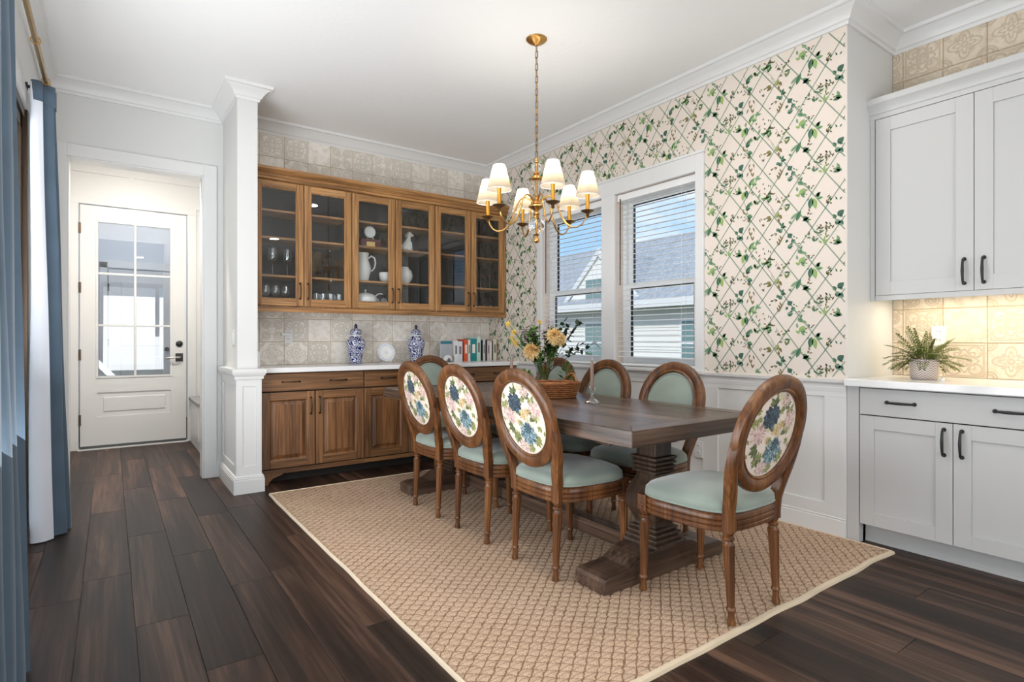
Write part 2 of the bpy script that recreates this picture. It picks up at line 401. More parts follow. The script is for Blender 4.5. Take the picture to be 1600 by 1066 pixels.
MT['mauve'] = leafm('petal_mauve', srgb(150, 126, 132), srgb(190, 164, 168)); MT['twig'] = paint('twig_brown', srgb(58, 46, 34), .8)
m = M_('wicker'); tc_ = m.n('TexCoord'); nz_ = m.n('TexNoise', {'Vector': m.coord(), 'Scale': 40.0, 'Detail': 3.0})
m.base(m.ramp(nz_.outputs[0], [(.3, srgb(104, 58, 26)), (.7, srgb(176, 112, 60))])).set(rough=.45); MT['wicker'] = m.m
m = M_('herringbone_pot'); tc_ = m.n('TexCoord'); sx = m.n('SeparateXYZ', {0: tc_.outputs['Object']})
a = m.math('MULTIPLY', m.math('ARCTAN2', sx.outputs[1], sx.outputs[0]), 16/(2*PI)); zz = m.math('ABSOLUTE', m.math('SUBTRACT', m.math('FRACT', a), .5))
q = m.math('FRACT', m.math('ADD', m.math('MULTIPLY', sx.outputs[2], 75.0), m.math('MULTIPLY', zz, 2.2)))
m.base(m.ramp(q, [(.45, srgb(222, 212, 206)), (.55, srgb(150, 132, 126))])).set(rough=.6); MT['pot'] = m.m
# outside
MT['siding'] = paint('white_siding', (.82, .81, .77), .7)
m = M_('grey_shingles'); tc_ = m.n('TexCoord'); br = m.n('TexBrick', {'Vector': m.coord(rand=False), 'Scale': 3.5, 'Color1': (*srgb(168, 172, 178), 1), 'Color2': (*srgb(140, 146, 152), 1), 'Mortar': (*srgb(110, 116, 122), 1), 'Mortar Size': .012})
m.base(br.outputs[0]).set(rough=.9); MT['roof'] = m.m
MT['lawn'] = paint('lawn', srgb(108, 112, 88), .95, .5, 20, .02); MT['far_glass'] = paint('far_window_glass', srgb(112, 140, 140), .1)
MT['bush'] = leafm('shrub_green', srgb(80, 112, 52), srgb(150, 176, 96), .6, 6.0)
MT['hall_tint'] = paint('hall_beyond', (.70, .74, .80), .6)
# ------------------------------------------------------------------ the setting
XL, XR, XN, YB, YN, YR, CZ = -.40, 3.41, 4.03, 5.22, 1.50, -3.6, 3.03
def struct(name, mb, mat, label, cat, **k):
    return tag(obj(name, mb, mat, **k), label, cat, kind='structure')
fl = struct('floor', MB().box(XL-.12, XN+.2, YR-.2, YB+.14, -.12, -.004).box(-.5, 1.0, YB+.14, 9.6, -.12, -.004), MT['floor'], 'dark walnut plank floor of the dining room and hall', 'floor')
# floor boards, one by one
PW, PL = .186, 1.25
joints = {-2: 3.108-1.25*2, -1: 3.311, 0: 2.67, 1: 3.43, 2: 2.866}
pm_cache = {}
def plank_mesh(w, l):
    k = (round(w, 3), round(l, 3))
    if k not in pm_cache:
        b = MB(); h, g, c = .004, .0008, .0012
        lo = [(g, g, 0), (w-g, g, 0), (w-g, l-g, 0), (g, l-g, 0)]
        mi = [(x, y, h-c) for x, y, _ in lo]; hi = [(g+c, g+c, h), (w-g-c, g+c, h), (w-g-c, l-g-c, h), (g+c, l-g-c, h)]
        b.loft([lo, mi, hi]); pm_cache[k] = b.mesh('plank', MT['floor'])
    return pm_cache[k]
k = -3
while True:
    x0 = -.105 + PW*(k+1)
    if x0 > XN: break
    x1 = min(x0+PW, XN); xa = max(x0, XL)
    if x1 - xa > .02:
        y = joints.get(k, .3 + PL*((k*.37) % 1.0))
        while y > .15: y -= PL
        ymax = 7.22 if x0 < .85 else (YB if x0 < XR else YN)
        while y < ymax:
            ya = y; yb_ = min(y+PL, ymax)
            if yb_ > .15 and yb_-ya > .03:
                obj('plank', plank_mesh(x1-xa, yb_-ya), None, fl, (xa, ya, -.004))
            y += PL
    k += 1
struct('ceiling', MB().box(XL-.12, XN+.2, YR-.2, YB+.14, CZ, CZ+.15).box(-.5, 1.0, YB+.14, 9.6, CZ, CZ+.15), MT['ceiling'], 'pale grey-white textured ceiling over the dining room', 'ceiling')
# back wall with the hall opening
OX0, OX1, OZ = -.257, .622, 2.475
wb = struct('wall_back', MB().box(XL-.12, OX0, YB, YB+.12, 0, CZ).box(OX1, XR+.14, YB, YB+.12, 0, CZ).box(OX0, OX1, YB, YB+.12, OZ, CZ), MT['wall'], 'white back wall with the hall opening and tiled stretch above the buffet', 'wall')
# wing wall beside the opening
struct('wall_wing', MB().box(.765, .905, 4.575, YB, 0, CZ-.0), MT['wall'], 'narrow white wing wall at the end of the buffet', 'wall')
# window wall
WY = [(2.51, 3.30), (3.45, 4.27)]; WZ0, WZ1 = .905, 2.335
wr = MB().box(XR, XR+.14, YN+.004, WY[0][0], 0, CZ).box(XR, XR+.14, WY[0][1], WY[1][0], 0, CZ).box(XR, XR+.14, WY[1][1], YB+.12, 0, CZ)
for a_, b_ in WY: wr.box(XR, XR+.14, a_, b_, 0, WZ0).box(XR, XR+.14, a_, b_, WZ1, CZ)
wr = struct('wall_right', wr, MT['paper'], 'window wall papered with a green leafy trellis pattern', 'wall')
struct('wall_return', MB().box(XR+.002, XN+.12, YN, YN+.14, 0, CZ), MT['wall'], 'short white return wall beside the right-hand cabinets', 'wall')
wn_ = struct('wall_niche', MB().box(XN, XN+.12, YR-.12, YN, 0, CZ), MT['wall'], 'wall behind the white cabinets with cast relief tiles', 'wall')
SY0, SY1, SZ1 = .7, 4.30, 2.46
struct('wall_left', MB().box(XL-.12, XL, YR-.12, SY0, 0, CZ).box(XL-.12, XL, SY1, YB, 0, CZ).box(XL-.12, XL, SY0, SY1, SZ1, CZ), MT['wall'], 'white left wall with the sliding glass door', 'wall')
struct('wall_rear', MB().box(XL-.12, -.2, YR-.12, YR, 0, CZ).box(2.3, XN+.12, YR-.12, YR, 0, CZ).box(-.2, 2.3, YR-.12, YR, 2.65, CZ), MT['wall'], 'wall at the far end of the room with the added light opening', 'wall')
# hall
struct('wall_hall_left', MB().box(-.45, -.33, YB+.12, 7.27, 0, CZ), MT['wall'], 'left wall of the hall', 'wall')
struct('wall_hall_right', MB().box(.88, 1.0, YB+.12, 7.27, 0, CZ), MT['wall'], 'right wall of the hall with a small dark keypad', 'wall')
DX0, DX1, DZ1 = -.252, .692, 2.522
struct('wall_hall_end', MB().box(-.45, DX0-.02, 7.27, 7.37, 0, CZ).box(DX1+.02, 1.0, 7.27, 7.37, 0, CZ).box(DX0-.02, DX1+.02, 7.27, 7.37, DZ1+.02, CZ)
       .box(-.33, .88, 7.256, 7.27, 2.60, 2.66).box(-.33, .88, 7.256, 7.27, 2.86, 2.94).box(.16, .21, 7.256, 7.27, 2.66, 2.86), MT['trim'], 'panelled white wall at the end of the hall around the entry door', 'wall')
struct('wall_vestibule', MB().box(-.5, -.45, 7.37, 9.5, 0, CZ).box(1.0, 1.05, 7.37, 9.5, 0, CZ).box(-.5, 1.05, 9.5, 9.6, 0, CZ), MT['hall_tint'], 'pale walls of the room seen through the entry door glass', 'wall')
light('vestibule_fill', 'POINT', 14, (.3, 8.2, 2.6), size=.15)  # lamp without fixture, added to brighten the room behind the entry glass
# door seen through the glass
d3 = thing('door_3', 'white two-panel door seen through the entry door glass', 'door', (-.02, 9.49, 0)); d3['kind'] = 'structure'
b = MB().box(0, .75, -.03, 0, .02, 2.1); obj('door_leaf', b, MT['trim'], d3, bevel=.003)
for z0, z1 in ((.2, .9), (1.05, 1.95)):
    b = MB(); molding(b, [(.14, 0), (.61, 0)], [(0, 0)]*3) if 0 else None
    obj('door_panel', MB().box(.14, .61, -.045, -.03, z0, z1), MT['trim'], d3, bevel=.012)
obj('door_casing', MB().box(-.1, -.01, -.02, 0, 0, 2.2).box(.76, .85, -.02, 0, 0, 2.2).box(-.1, .85, -.02, 0, 2.12, 2.22), MT['trim'], d3, bevel=.004)
for z in (.3, 1.1, 1.85): obj('hinge', MB().box(-.008, .008, -.045, -.03, z-.05, z+.05), MT['black'], d3)
obj('door_knob', MB().sphere((.68, -.07, 1.0), .03), MT['black'], d3, smooth=60)
# hall opening casing
struct('trim_1', MB().box(OX0-.09, OX0, YB-.02, YB, 0, OZ+.09).box(OX1, OX1+.095, YB-.02, YB, 0, OZ+.09).box(OX0, OX1, YB-.02, YB, OZ, OZ+.09)
       .box(OX0-.001, OX0+.012, YB-.012, YB+.13, 0, OZ).box(OX1-.012, OX1+.001, YB-.012, YB+.13, 0, OZ).box(OX0, OX1, YB-.012, YB+.13, OZ-.012, OZ+.001), MT['trim'], 'white casing framing the hall opening', 'trim', bevel=.003)
# entry door
d1_ = thing('door_1', 'white entry door with six glass lites at the end of the hall', 'door', (0, 7.25, 0)); d1_['kind'] = 'structure'
GX0, GX1, GZ0, GZ1 = -.11, .545, .745, 2.365
b = MB().box(DX0, GX0, 0, .045, .035, DZ1).box(GX1, DX1, 0, .045, .035, DZ1).box(GX0, GX1, 0, .045, GZ1, DZ1).box(GX0, GX1, 0, .045, .585, GZ0).box(GX0, GX1, 0, .045, .035, .333)
b.box(GX0, GX1, .012, .03, .333, .585)
obj('door_leaf', b, MT['trim'], d1_)
b = MB().prism([(GX0+.05, .383), (GX1-.05, .383), (GX1-.05, .535), (GX0+.05, .535)], 1, .004, .02); obj('raised_panel', b, MT['trim'], d1_, bevel=.008)
fr = MB()
for (x0, x1, z0, z1) in ((GX0-.012, GX0+.008, GZ0-.012, GZ1+.012), (GX1-.008, GX1+.012, GZ0-.012, GZ1+.012), (GX0, GX1, GZ0-.012, GZ0+.008), (GX0, GX1, GZ1-.008, GZ1+.012)): fr.box(x0, x1, -.008, .01, z0, z1)
obj('lite_frame', fr, MT['trim'], d1_, bevel=.003)
xm = (GX0+GX1)/2; zs = [GZ0, GZ0+(GZ1-GZ0)/3, GZ0+2*(GZ1-GZ0)/3, GZ1]
obj('muntin', MB().box(xm-.011, xm+.011, -.004, .02, GZ0, GZ1), MT['trim'], d1_, bevel=.003)
for z in zs[1:3]: obj('muntin', MB().box(GX0, GX1, -.0035, .0195, z-.011, z+.011), MT['trim'], d1_, bevel=.003)
for i in range(3):
    for x0, x1 in ((GX0, xm), (xm, GX1)): obj('pane', MB().box(x0+.012, x1-.012, .022, .026, zs[i]+.012, zs[i+1]-.012), MT['lite_glass'], d1_)
for z in (.31, .98, 1.67, 2.28): obj('hinge', MB().box(DX0-.012, DX0+.008, -.012, .002, z-.055, z+.055), MT['bronze'], d1_, bevel=.002)
h = obj('handle_plate', MB().box(.588, .66, -.012, 0, .895, .985), MT['black'], d1_, bevel=.003)
obj('lever', MB().tube([(.625, 0, .94), (.625, -.05, .94), (.60, -.058, .94), (.52, -.055, .935), (.50, -.045, .93)], .011, 8), metal('satin_nickel', (.55, .53, .5), .3), h, smooth=60)
obj('deadbolt', MB().lathe([(.034, 0), (.034, .012), (.02, .02), (.0, .02)], 20).xf(Matrix.Translation((.625, 0, 1.09)) @ Matrix.Rotation(PI/2, 4, 'X')), MT['black'], d1_, smooth=40)
obj('door_sweep', MB().box(DX0, DX1, -.01, .02, .012, .038), paint('grey_sweep', (.08, .085, .09), .5), d1_)
obj('threshold', MB().box(DX0-.02, DX1+.02, -.04, .06, -.004, .012), MT['trim'], d1_, bevel=.003)
obj('door_casing', MB().box(DX0-.10, DX0-.012, -.0, .03, 0, DZ1+.012).box(DX1+.012, DX1+.10, -.0, .03, 0, DZ1+.012).box(DX0-.10, DX1+.10, -.0, .03, DZ1+.012, DZ1+.08), MT['trim'], d1_, bevel=.003)
# keypad and bench in the hall
tag(obj('wall_keypad', MB().box(0, .012, -.04, .04, -.06, .06).box(-.008, 0, -.02, .02, -.01, .05), MT['black'], None, (.868, 6.55, 1.31), bevel=.003), 'small black keypad on the right wall of the hall', 'keypad')
be = thing('hall_bench', 'white hall bench with a grey seat beside the entry door', 'bench', (.72, 6.35, 0))
obj('bench_base', MB().box(.01, .16, 0, .86, 0, .46), MT['trim'], be, bevel=.003); obj('bench_seat', MB().box(-.01, .16, -.01, .86, .46, .50), paint('bench_grey', (.30, .30, .31), .6), be, bevel=.006)
obj('bench_front', MB().box(0, .012, .1, .76, .1, .4), MT['trim'], be, bevel=.003)

# mouldings
CROWN = [(0, 2.925), (.012, 2.925), (.015, 2.943), (.026, 2.949), (.034, 2.966), (.055, 2.990), (.072, 3.000), (.078, 3.006), (.092, 3.010), (.095, CZ), (0, CZ)]
cr = MB(); molding(cr, [(XL, YR), (XL, YB), (.765, YB), (.765, 4.575), (.905, 4.575), (.905, YB), (XR, YB), (XR, YN), (XN, YN), (XN, YR)], CROWN)
struct('trim_2', cr, MT['trim'], 'white crown moulding running round the top of the walls', 'moulding', smooth=25)
BASE = [(0, 0), (.018, 0), (.018, .098), (.014, .102), (.016, .106), (.016, .111), (.011, .114), (.012, .119), (.011, .124), (.004, .131), (0, .131)]
def base(name, path, label): 
    b = MB(); molding(b, path, BASE); return struct(name, b, MT['trim'], label, 'baseboard', smooth=30)
base('baseboard_right', [(XR, 4.70), (XR, YN)], 'tall white baseboard under the window wall panelling')
base('baseboard_back', [(OX1+.095, YB), (.75, YB)], 'short white baseboard between hall opening and wing wall')
base('baseboard_hall', [(.88, 7.27), (.88, YB+.12)], 'white baseboard on the right side of the hall')
# wainscot panelling on the window wall
wa = MB(); PY = [(1.62, 2.33), (2.45, 3.30), (3.42, 4.27), (4.39, 5.12)]; t_ = .012
wa.box(XR-t_*.3, XR, YN, YB, .13, .84)
wa.box(XR-t_, XR, YN, YB, .805, .845); wa.box(XR-t_, XR, YN, YB, .125, .187)
ys = [YN] + [q for p in PY for q in p] + [YB]
for i in range(0, len(ys), 2): wa.box(XR-t_, XR, ys[i], ys[i+1], .187, .805)
struct('trim_3', wa, MT['trim'], 'white recessed-panel wainscot under the papered wall', 'wainscot', bevel=.002)
RAIL = [(0, .835), (.014, .837), (.016, .858), (.012, .863), (.014, .876), (.024, .886), (.032, .890), (.034, .905), (0, .905)]
b = MB(); molding(b, [(XR, YB), (XR, YN+.001)], RAIL); struct('trim_4', b, MT['trim'], 'white chair rail between wainscot and wallpaper', 'chair rail', smooth=25)
# pedestal round the wing wall
pd = MB().box(.757, .925, 4.535, YB-.001, 0, .86)
struct('trim_5', pd, MT['trim'], 'white panelled pedestal casing at the foot of the wing wall', 'pedestal')
pq = MB()
for (z0, z1) in ((.125, .20), (.79, .845)): pq.box(.757, .925, 4.527, 4.535, z0, z1); pq.box(.749, .757, 4.527, YB, z0, z1)
for (x0, x1) in ((.757, .795), (.887, .925)): pq.box(x0, x1, 4.527, 4.535, .2, .79)
for (y0, y1) in ((4.527, 4.60), (5.12, YB)): pq.box(.749, .757, y0, y1, .2, .79)
obj('panel_frame', pq, MT['trim'], bpy.data.objects['trim_5'], bevel=.0015)
b = MB(); path = [(.749, YB), (.749, 4.527), (.925, 4.527), (.925, 4.62)]
molding(b, path, [(0, .84), (.010, .842), (.012, .862), (.02, .872), (.028, .888), (.03, .905), (.03, .918), (0, .918)]); obj('pedestal_cap', b.box(.745, .93, 4.52, YB-.002, .90, .9185), MT['trim'], bpy.data.objects['trim_5'], smooth=25)
b = MB(); molding(b, path, BASE); obj('pedestal_base', b, MT['trim'], bpy.data.objects['trim_5'], smooth=30)

# ------------------------------------------------------------------ tiles
grout_b = obj('grout', MB().box(.905, XR, YB-.006, YB, .914, 1.42).box(.905, XR, YB-.006, YB, 2.5, 2.93), MT['grout'], wb)
obj('grout', MB().box(XN-.006, XN, -1.0, YN, .914, 1.40).box(XN-.006, XN, -1.0, YN, 2.5, 2.93), MT['grout'], wn_)
tm = {}
def tile(parent, origin, rz, cx, cz, x0, x1, z0, z1, des, st='tile'):
    g = .0022; key = (round(x0-cx, 3), round(x1-cx, 3), round(z0-cz, 3), round(z1-cz, 3), des, st)
    if key not in tm:
        a, b_, c, d = x0-cx+g, x1-cx-g, z0-cz+g, z1-cz-g; e = .003
        lo = [(a, 0, c), (b_, 0, c), (b_, 0, d), (a, 0, d)]; mi = [(x, -.008, z) for x, _, z in lo]
        hi = [(a+e, -.011, c+e), (b_-e, -.011, c+e), (b_-e, -.011, d-e), (a+e, -.011, d-e)]
        tm[key] = MB().loft([lo, mi, hi]).mesh('tile', MT[st][des])
    M = Matrix.Translation(origin) @ Matrix.Rotation(rz, 4, 'Z') @ Matrix.Translation((cx, 0, cz))
    o = obj('tile', tm[key], None, parent); o.matrix_world = M; o.location = M.translation; o.rotation_euler = (0, 0, rz)
TS = .2043
def tile_field(parent, origin, rz, xs, zr, seed, st='tile'):
    r = random.Random(seed)
    for (z0, z1, cz) in zr:
        last = -1
        for (x0, x1, cx) in xs:
            des = r.choice([0, 0, 1, 2, 3] if last else [1, 2, 3]); last = des
            tile(parent, origin, rz, cx, cz, x0, x1, z0, z1, des, st)
xs = [(.93, 1.045, 1.045-TS/2)] + [(1.045+TS*i, min(1.045+TS*(i+1), XR), 1.045+TS*(i+.5)) for i in range(12)]
tile_field(wb, (0, YB, 0), 0, xs, [(2.728, 2.93, 2.83), (2.53, 2.728, 2.626)], 3)
tile_field(wb, (0, YB, 0), 0, xs, [(.914, 1.118, 1.016), (1.118, 1.32, 1.219), (1.32, 1.40, 1.423)], 5)
# niche: local x runs toward -Y
xn = [(0, .057, .057-.1035)] + [(.057+.2075*i, .057+.2075*(i+1), .057+.2075*(i+.5)) for i in range(9)]
tile_field(wn_, (XN, YN, 0), -PI/2, xn, [(2.742, 2.93, 2.845), (2.50, 2.742, 2.64)], 9, 'tile_tan')
tile_field(wn_, (XN, YN, 0), -PI/2, xn, [(.914, 1.115, 1.012), (1.115, 1.32, 1.218), (1.32, 1.40, 1.424)], 12, 'tile_tan')

# ------------------------------------------------------------------ wallpaper print (flat trellis and leaves)
pr = MB()
def wp(s, t, off): return (XR-off, YN+s, t)       # s along the wall, t height
def poly(pts, col, off):
    pr.cur = col; pr.add([wp(s, t, off) for s, t in pts], [tuple(range(len(pts)))])
def ok(s, t, m_=.02):
    Y = YN+s
    if not (.004 < s < YB-YN-.004 and .908 < t < 2.925): return False
    return not (2.46 < Y < 4.32 and t < 2.45)
def leaf(s, t, ang, L, wd, ca, cb, off):
    ca_, sa = math.cos(ang), math.sin(ang)
    def q(a, b): return (s+a*ca_-b*sa, t+a*sa+b*ca_)
    up = [q(L*i/5, wd*math.sin(PI*(i/5)**.8)) for i in range(1, 5)]; dn = [q(L*i/5, -wd*math.sin(PI*(i/5)**.8)) for i in range(1, 5)]
    if not all(ok(*p) for p in (q(0, 0), q(L, 0), up[1], dn[1])): return
    poly([q(0, 0)]+up+[q(L, 0)], ca, off); poly([q(0, 0)]+dn+[q(L, 0)], cb, off)
DW, DH, RW, RH = .1566, .208, .6264, .416          # diamond of the trellis, repeat of the paper
MOTIFS = [(0.002,0.18,280,0.07,0.016,2,0),(0.617,0.174,258,0.069,0.016,1,6),(0.607,0.181,145,0.04,0.0104,0,3),(0.594,0.173,105,0.034,0.0096,3,0),(0.598,0.17,180,0.037,0.0096,0,1),(0.017,0.178,320,0.021,0.0048,0,0),(0.427,0.315,265,0.059,0.0152,0,2),(0.439,0.31,285,0.062,0.016,6,1),(0.456,0.301,30,0.048,0.0112,0,3),(0.472,0.317,70,0.035,0.0096,3,1),(0.463,0.307,355,0.045,0.0104,0,2),(0.433,0.318,100,0.029,0.008,4,1),(0.481,0.045,140,0.046,0.0176,2,2),(0.497,0.014,195,0.037,0.016,2,3),(0.475,0.012,220,0.035,0.016,3,2),(0.49,0.031,60,0.032,0.0112,2,0),(0.472,0.044,200,0.024,0.0064,3,0),(0.429,0.181,125,0.062,0.0136,0,2),(0.427,0.181,160,0.032,0.0072,2,0),(0.34,0.203,40,0.051,0.0088,3,1),(0.369,0.24,255,0.035,0.0072,2,0),(0.386,0.204,80,0.032,0.0072,1,0),(0.42,0.14,190,0.04,0.016,2,0),(0.41,0.129,260,0.032,0.0128,4,2),(0.429,0.157,40,0.032,0.0072,4,4),(0.403,0.341,130,0.056,0.0144,1,0),(0.386,0.345,190,0.037,0.0112,0,1),(0.361,0.363,120,0.037,0.0088,3,1),(0.352,0.369,180,0.032,0.0072,1,3),(0.399,0.325,80,0.037,0.008,6,1),(0.34,0.243,110,0.035,0.008,1,3),(0.325,0.229,325,0.035,0.008,3,1),(0.31,0.237,180,0.035,0.008,0,6),(0.296,0.223,35,0.035,0.008,1,3),(0.281,0.231,250,0.035,0.008,3,1),(0.267,0.217,105,0.035,0.008,0,6),(0.252,0.225,320,0.035,0.008,1,3),(0.303,0.227,160,0.048,0.008,0,1),(0.287,0.231,130,0.043,0.008,3,0),(0.255,0.109,355,0.037,0.0104,4,4),(0.25,0.1,335,0.04,0.0096,4,5),(0.223,0.097,120,0.04,0.0112,4,6),(0.203,0.114,240,0.035,0.0096,4,5),(0.154,0.13,120,0.04,0.0072,0,4),(0.154,0.126,70,0.034,0.0064,4,0),(0.184,0.191,150,0.035,0.0064,4,0),(0.192,0.186,40,0.032,0.0064,4,5),(0.169,0.164,180,0.04,0.0072,0,2),(0.207,0.092,265,0.032,0.008,4,5),(0.18,0.152,340,0.024,0.0056,5,4),(0.2,0.023,240,0.03,0.0144,2,3),(0.192,0.032,170,0.03,0.0128,2,0),(0.184,0.041,120,0.024,0.0064,2,2),(0.188,0.041,70,0.027,0.0064,3,2),(0.203,0.027,320,0.024,0.0112,3,2),(0.18,0.033,190,0.026,0.0048,2,2),(0.15,0.381,155,0.037,0.016,2,2),(0.127,0.343,150,0.032,0.0136,3,2),(0.15,0.318,170,0.037,0.0152,2,3),(0.146,0.366,310,0.024,0.0088,2,2),(0.086,0.293,220,0.04,0.0112,3,0),(0.072,0.293,120,0.029,0.008,0,3),(0.061,0.276,200,0.035,0.0088,1,3),(0.116,0.333,20,0.019,0.0048,2,2),(0.079,0.211,135,0.053,0.0144,1,6),(0.061,0.218,240,0.035,0.0096,0,1),(0.072,0.202,30,0.032,0.008,6,1),(0.086,0.234,80,0.032,0.0072,1,3),(0.05,0.205,110,0.032,0.0072,3,1),(0.094,0.054,115,0.069,0.012,0,2),(0.131,0.072,145,0.064,0.0096,3,1),(0.05,0.079,235,0.056,0.0136,2,0),(0.057,0.048,155,0.048,0.0096,2,2),(0.142,0.06,220,0.029,0.0072,3,0),(0.211,0.336,135,0.027,0.0048,5,4),(0.207,0.344,65,0.027,0.0048,5,4),(0.202,0.352,135,0.027,0.0048,5,4),(0.197,0.36,65,0.027,0.0048,5,4),(0.193,0.368,135,0.027,0.0048,5,4),(0.188,0.376,65,0.027,0.0048,5,4),(0.411,0.014,293,0.032,0.0048,5,4),(0.405,0.041,255,0.032,0.0048,5,4),(0.398,0.067,293,0.032,0.0048,5,4),(0.391,0.009,255,0.032,0.0048,5,4),(0.384,0.035,293,0.032,0.0048,5,4),(0.377,0.062,255,0.032,0.0048,5,4),(0.371,0.004,293,0.032,0.0048,5,4),(0.608,0.33,50,0.032,0.0072,2,0),(0.608,0.333,140,0.029,0.0064,3,2),(0.588,0.378,160,0.037,0.0064,2,0),(0.591,0.379,30,0.032,0.0064,0,2),(0.563,0.312,140,0.037,0.0064,6,1),(0.567,0.316,40,0.029,0.0064,1,6),(0.557,0.324,100,0.032,0.0064,6,1),(0.568,0.416,47,0.02,0.0042,5,5),(0.585,0.4,87,0.017,0.0048,0,5),(0.522,0.41,310,0.016,0.0042,0,5),(0.585,0.404,123,0.024,0.0033,5,2),(0.55,0.4,224,0.021,0.0047,0,5),(0.525,0.413,203,0.023,0.0034,4,2),(0.569,0.387,23,0.02,0.0037,0,5),(0.559,0.411,330,0.023,0.0043,5,2),(0.511,0.394,121,0.023,0.0047,5,5),(0.445,0.141,184,0.017,0.0034,0,5),(0.424,0.167,252,0.018,0.0034,2,2),(0.438,0.126,164,0.02,0.0033,2,5),(0.431,0.118,358,0.024,0.0037,5,4),(0.448,0.177,109,0.018,0.0042,4,5),(0.483,0.138,67,0.024,0.0046,0,2),(0.457,0.151,308,0.02,0.0041,2,2),(0.536,0.401,203,0.019,0.0036,2,5),(0.552,0.402,185,0.017,0.0038,4,4),(0.536,0.007,53,0.023,0.0042,2,5),(0.544,0.411,196,0.015,0.0038,0,2),(0.538,0.008,49,0.017,0.0038,2,2),(0.527,0.017,247,0.024,0.0043,4,2),(0.543,0.407,83,0.018,0.0043,5,4),(0.538,0.389,297,0.017,0.0045,4,4),(0.552,0.409,221,0.019,0.0036,5,4),(0.334,0.107,250,0.022,0.0035,2,2),(0.316,0.074,250,0.018,0.0034,2,5),(0.316,0.098,55,0.018,0.0039,0,4),(0.308,0.102,178,0.023,0.0046,0,5),(0.306,0.054,100,0.022,0.0045,2,5),(0.239,0.41,155,0.02,0.0037,4,4),(0.256,0.384,356,0.016,0.0046,0,5),(0.255,0.401,137,0.019,0.0036,5,5),(0.229,0.0,211,0.015,0.0034,0,4),(0.239,0.411,348,0.022,0.0035,2,4),(0.214,0.415,314,0.023,0.0033,2,4),(0.026,0.227,28,0.019,0.0044,5,4),(0.626,0.246,162,0.019,0.0033,5,5),(0.014,0.235,67,0.018,0.0042,2,2),(0.026,0.203,26,0.016,0.0032,0,4),(0.01,0.249,14,0.021,0.0041,5,5),(0.621,0.245,314,0.022,0.0037,0,2),(0.017,0.37,83,0.02,0.0045,4,2),(0.011,0.377,63,0.024,0.0041,2,4),(0.619,0.367,247,0.021,0.0046,0,5),(0.012,0.363,348,0.022,0.0043,0,4),(0.005,0.358,350,0.02,0.0043,0,4),(0.51,0.342,233,0.015,0.0034,0,5),(0.502,0.327,252,0.015,0.0044,4,4),(0.526,0.358,341,0.02,0.0046,4,4),(0.546,0.358,90,0.02,0.0044,0,2),(0.538,0.345,54,0.018,0.0033,4,2),(0.509,0.307,31,0.02,0.0041,0,4),(0.276,0.254,126,0.015,0.0044,0,5),(0.271,0.303,84,0.016,0.0041,2,4),(0.261,0.276,259,0.021,0.0046,2,4),(0.301,0.304,251,0.016,0.0041,4,2),(0.288,0.259,29,0.021,0.0043,4,2),(0.281,0.255,305,0.015,0.0048,5,2),(0.266,0.253,163,0.023,0.0046,5,4),(0.261,0.297,112,0.017,0.0035,5,2),(0.311,0.322,114,0.015,0.0045,5,4),(0.087,0.331,167,0.019,0.0044,2,4),(0.103,0.374,43,0.015,0.0042,0,2),(0.097,0.373,222,0.015,0.0039,0,5),(0.044,0.375,201,0.018,0.0044,0,2),(0.061,0.341,200,0.022,0.0034,2,5),(0.218,0.223,300,0.019,0.0033,2,5),(0.205,0.204,307,0.021,0.0034,2,5),(0.227,0.256,338,0.023,0.0042,0,5),(0.239,0.253,6,0.022,0.0043,5,5),(0.248,0.227,333,0.018,0.0034,2,2),(0.258,0.261,8,0.017,0.0043,2,2),(0.188,0.222,249,0.015,0.004,5,4),(0.538,0.162,139,0.022,0.0044,4,5),(0.54,0.151,272,0.022,0.0044,4,2),(0.519,0.142,119,0.016,0.0046,2,2),(0.546,0.138,219,0.024,0.0038,2,5),(0.53,0.145,286,0.023,0.0043,5,5),(0.536,0.145,141,0.022,0.0036,4,5),(0.521,0.155,258,0.016,0.0045,0,4),(0.523,0.131,219,0.016,0.0045,5,4),(0.53,0.156,152,0.02,0.0047,2,2),(0.342,0.28,132,0.023,0.0042,5,5),(0.382,0.274,181,0.016,0.0033,4,2),(0.351,0.304,66,0.022,0.0039,4,5),(0.378,0.297,288,0.02,0.0039,0,2),(0.385,0.3,291,0.019,0.0039,5,5),(0.148,0.212,19,0.018,0.0038,5,4),(0.148,0.23,232,0.02,0.0035,5,4),(0.135,0.222,311,0.016,0.0042,0,2),(0.151,0.212,35,0.017,0.0033,5,4),(0.018,0.082,170,0.024,0.0036,5,2),(0.015,0.093,316,0.018,0.0034,5,5),(0.024,0.055,201,0.022,0.0047,0,4),(0.011,0.098,59,0.024,0.0037,5,5),(0.017,0.097,318,0.015,0.0043,5,4),(0.598,0.394,112,0.019,0.0037,0,2),(0.581,0.369,202,0.015,0.0037,0,4),(0.573,0.403,31,0.019,0.0041,0,4),(0.579,0.371,41,0.023,0.0038,4,2)]
VINES = [[(0.303,-0.189),(0.255,-0.245),(0.223,-0.296),(0.192,-0.362)],[(0.192,0.111),(0.223,0.097),(0.255,0.159)],[(0.154,0.13),(0.192,0.186),(0.223,0.24)],[(0.429,-0.235),(0.386,-0.204),(0.34,-0.174)],[(0.403,-0.279),(0.42,-0.245),(0.446,-0.16)],[(0.131,0.057),(0.072,0.085),(0.028,0.051),(-0.0,0.007)],[(0.2,-0.06),(0.176,-0.021),(0.154,0.003)],[(-0.042,-0.032),(-0.018,-0.072),(-0.0,-0.057)],[(0.548,-0.002),(0.571,-0.021),(0.598,0.01)],[(0.072,-0.134),(0.101,-0.083),(0.131,-0.024)]]
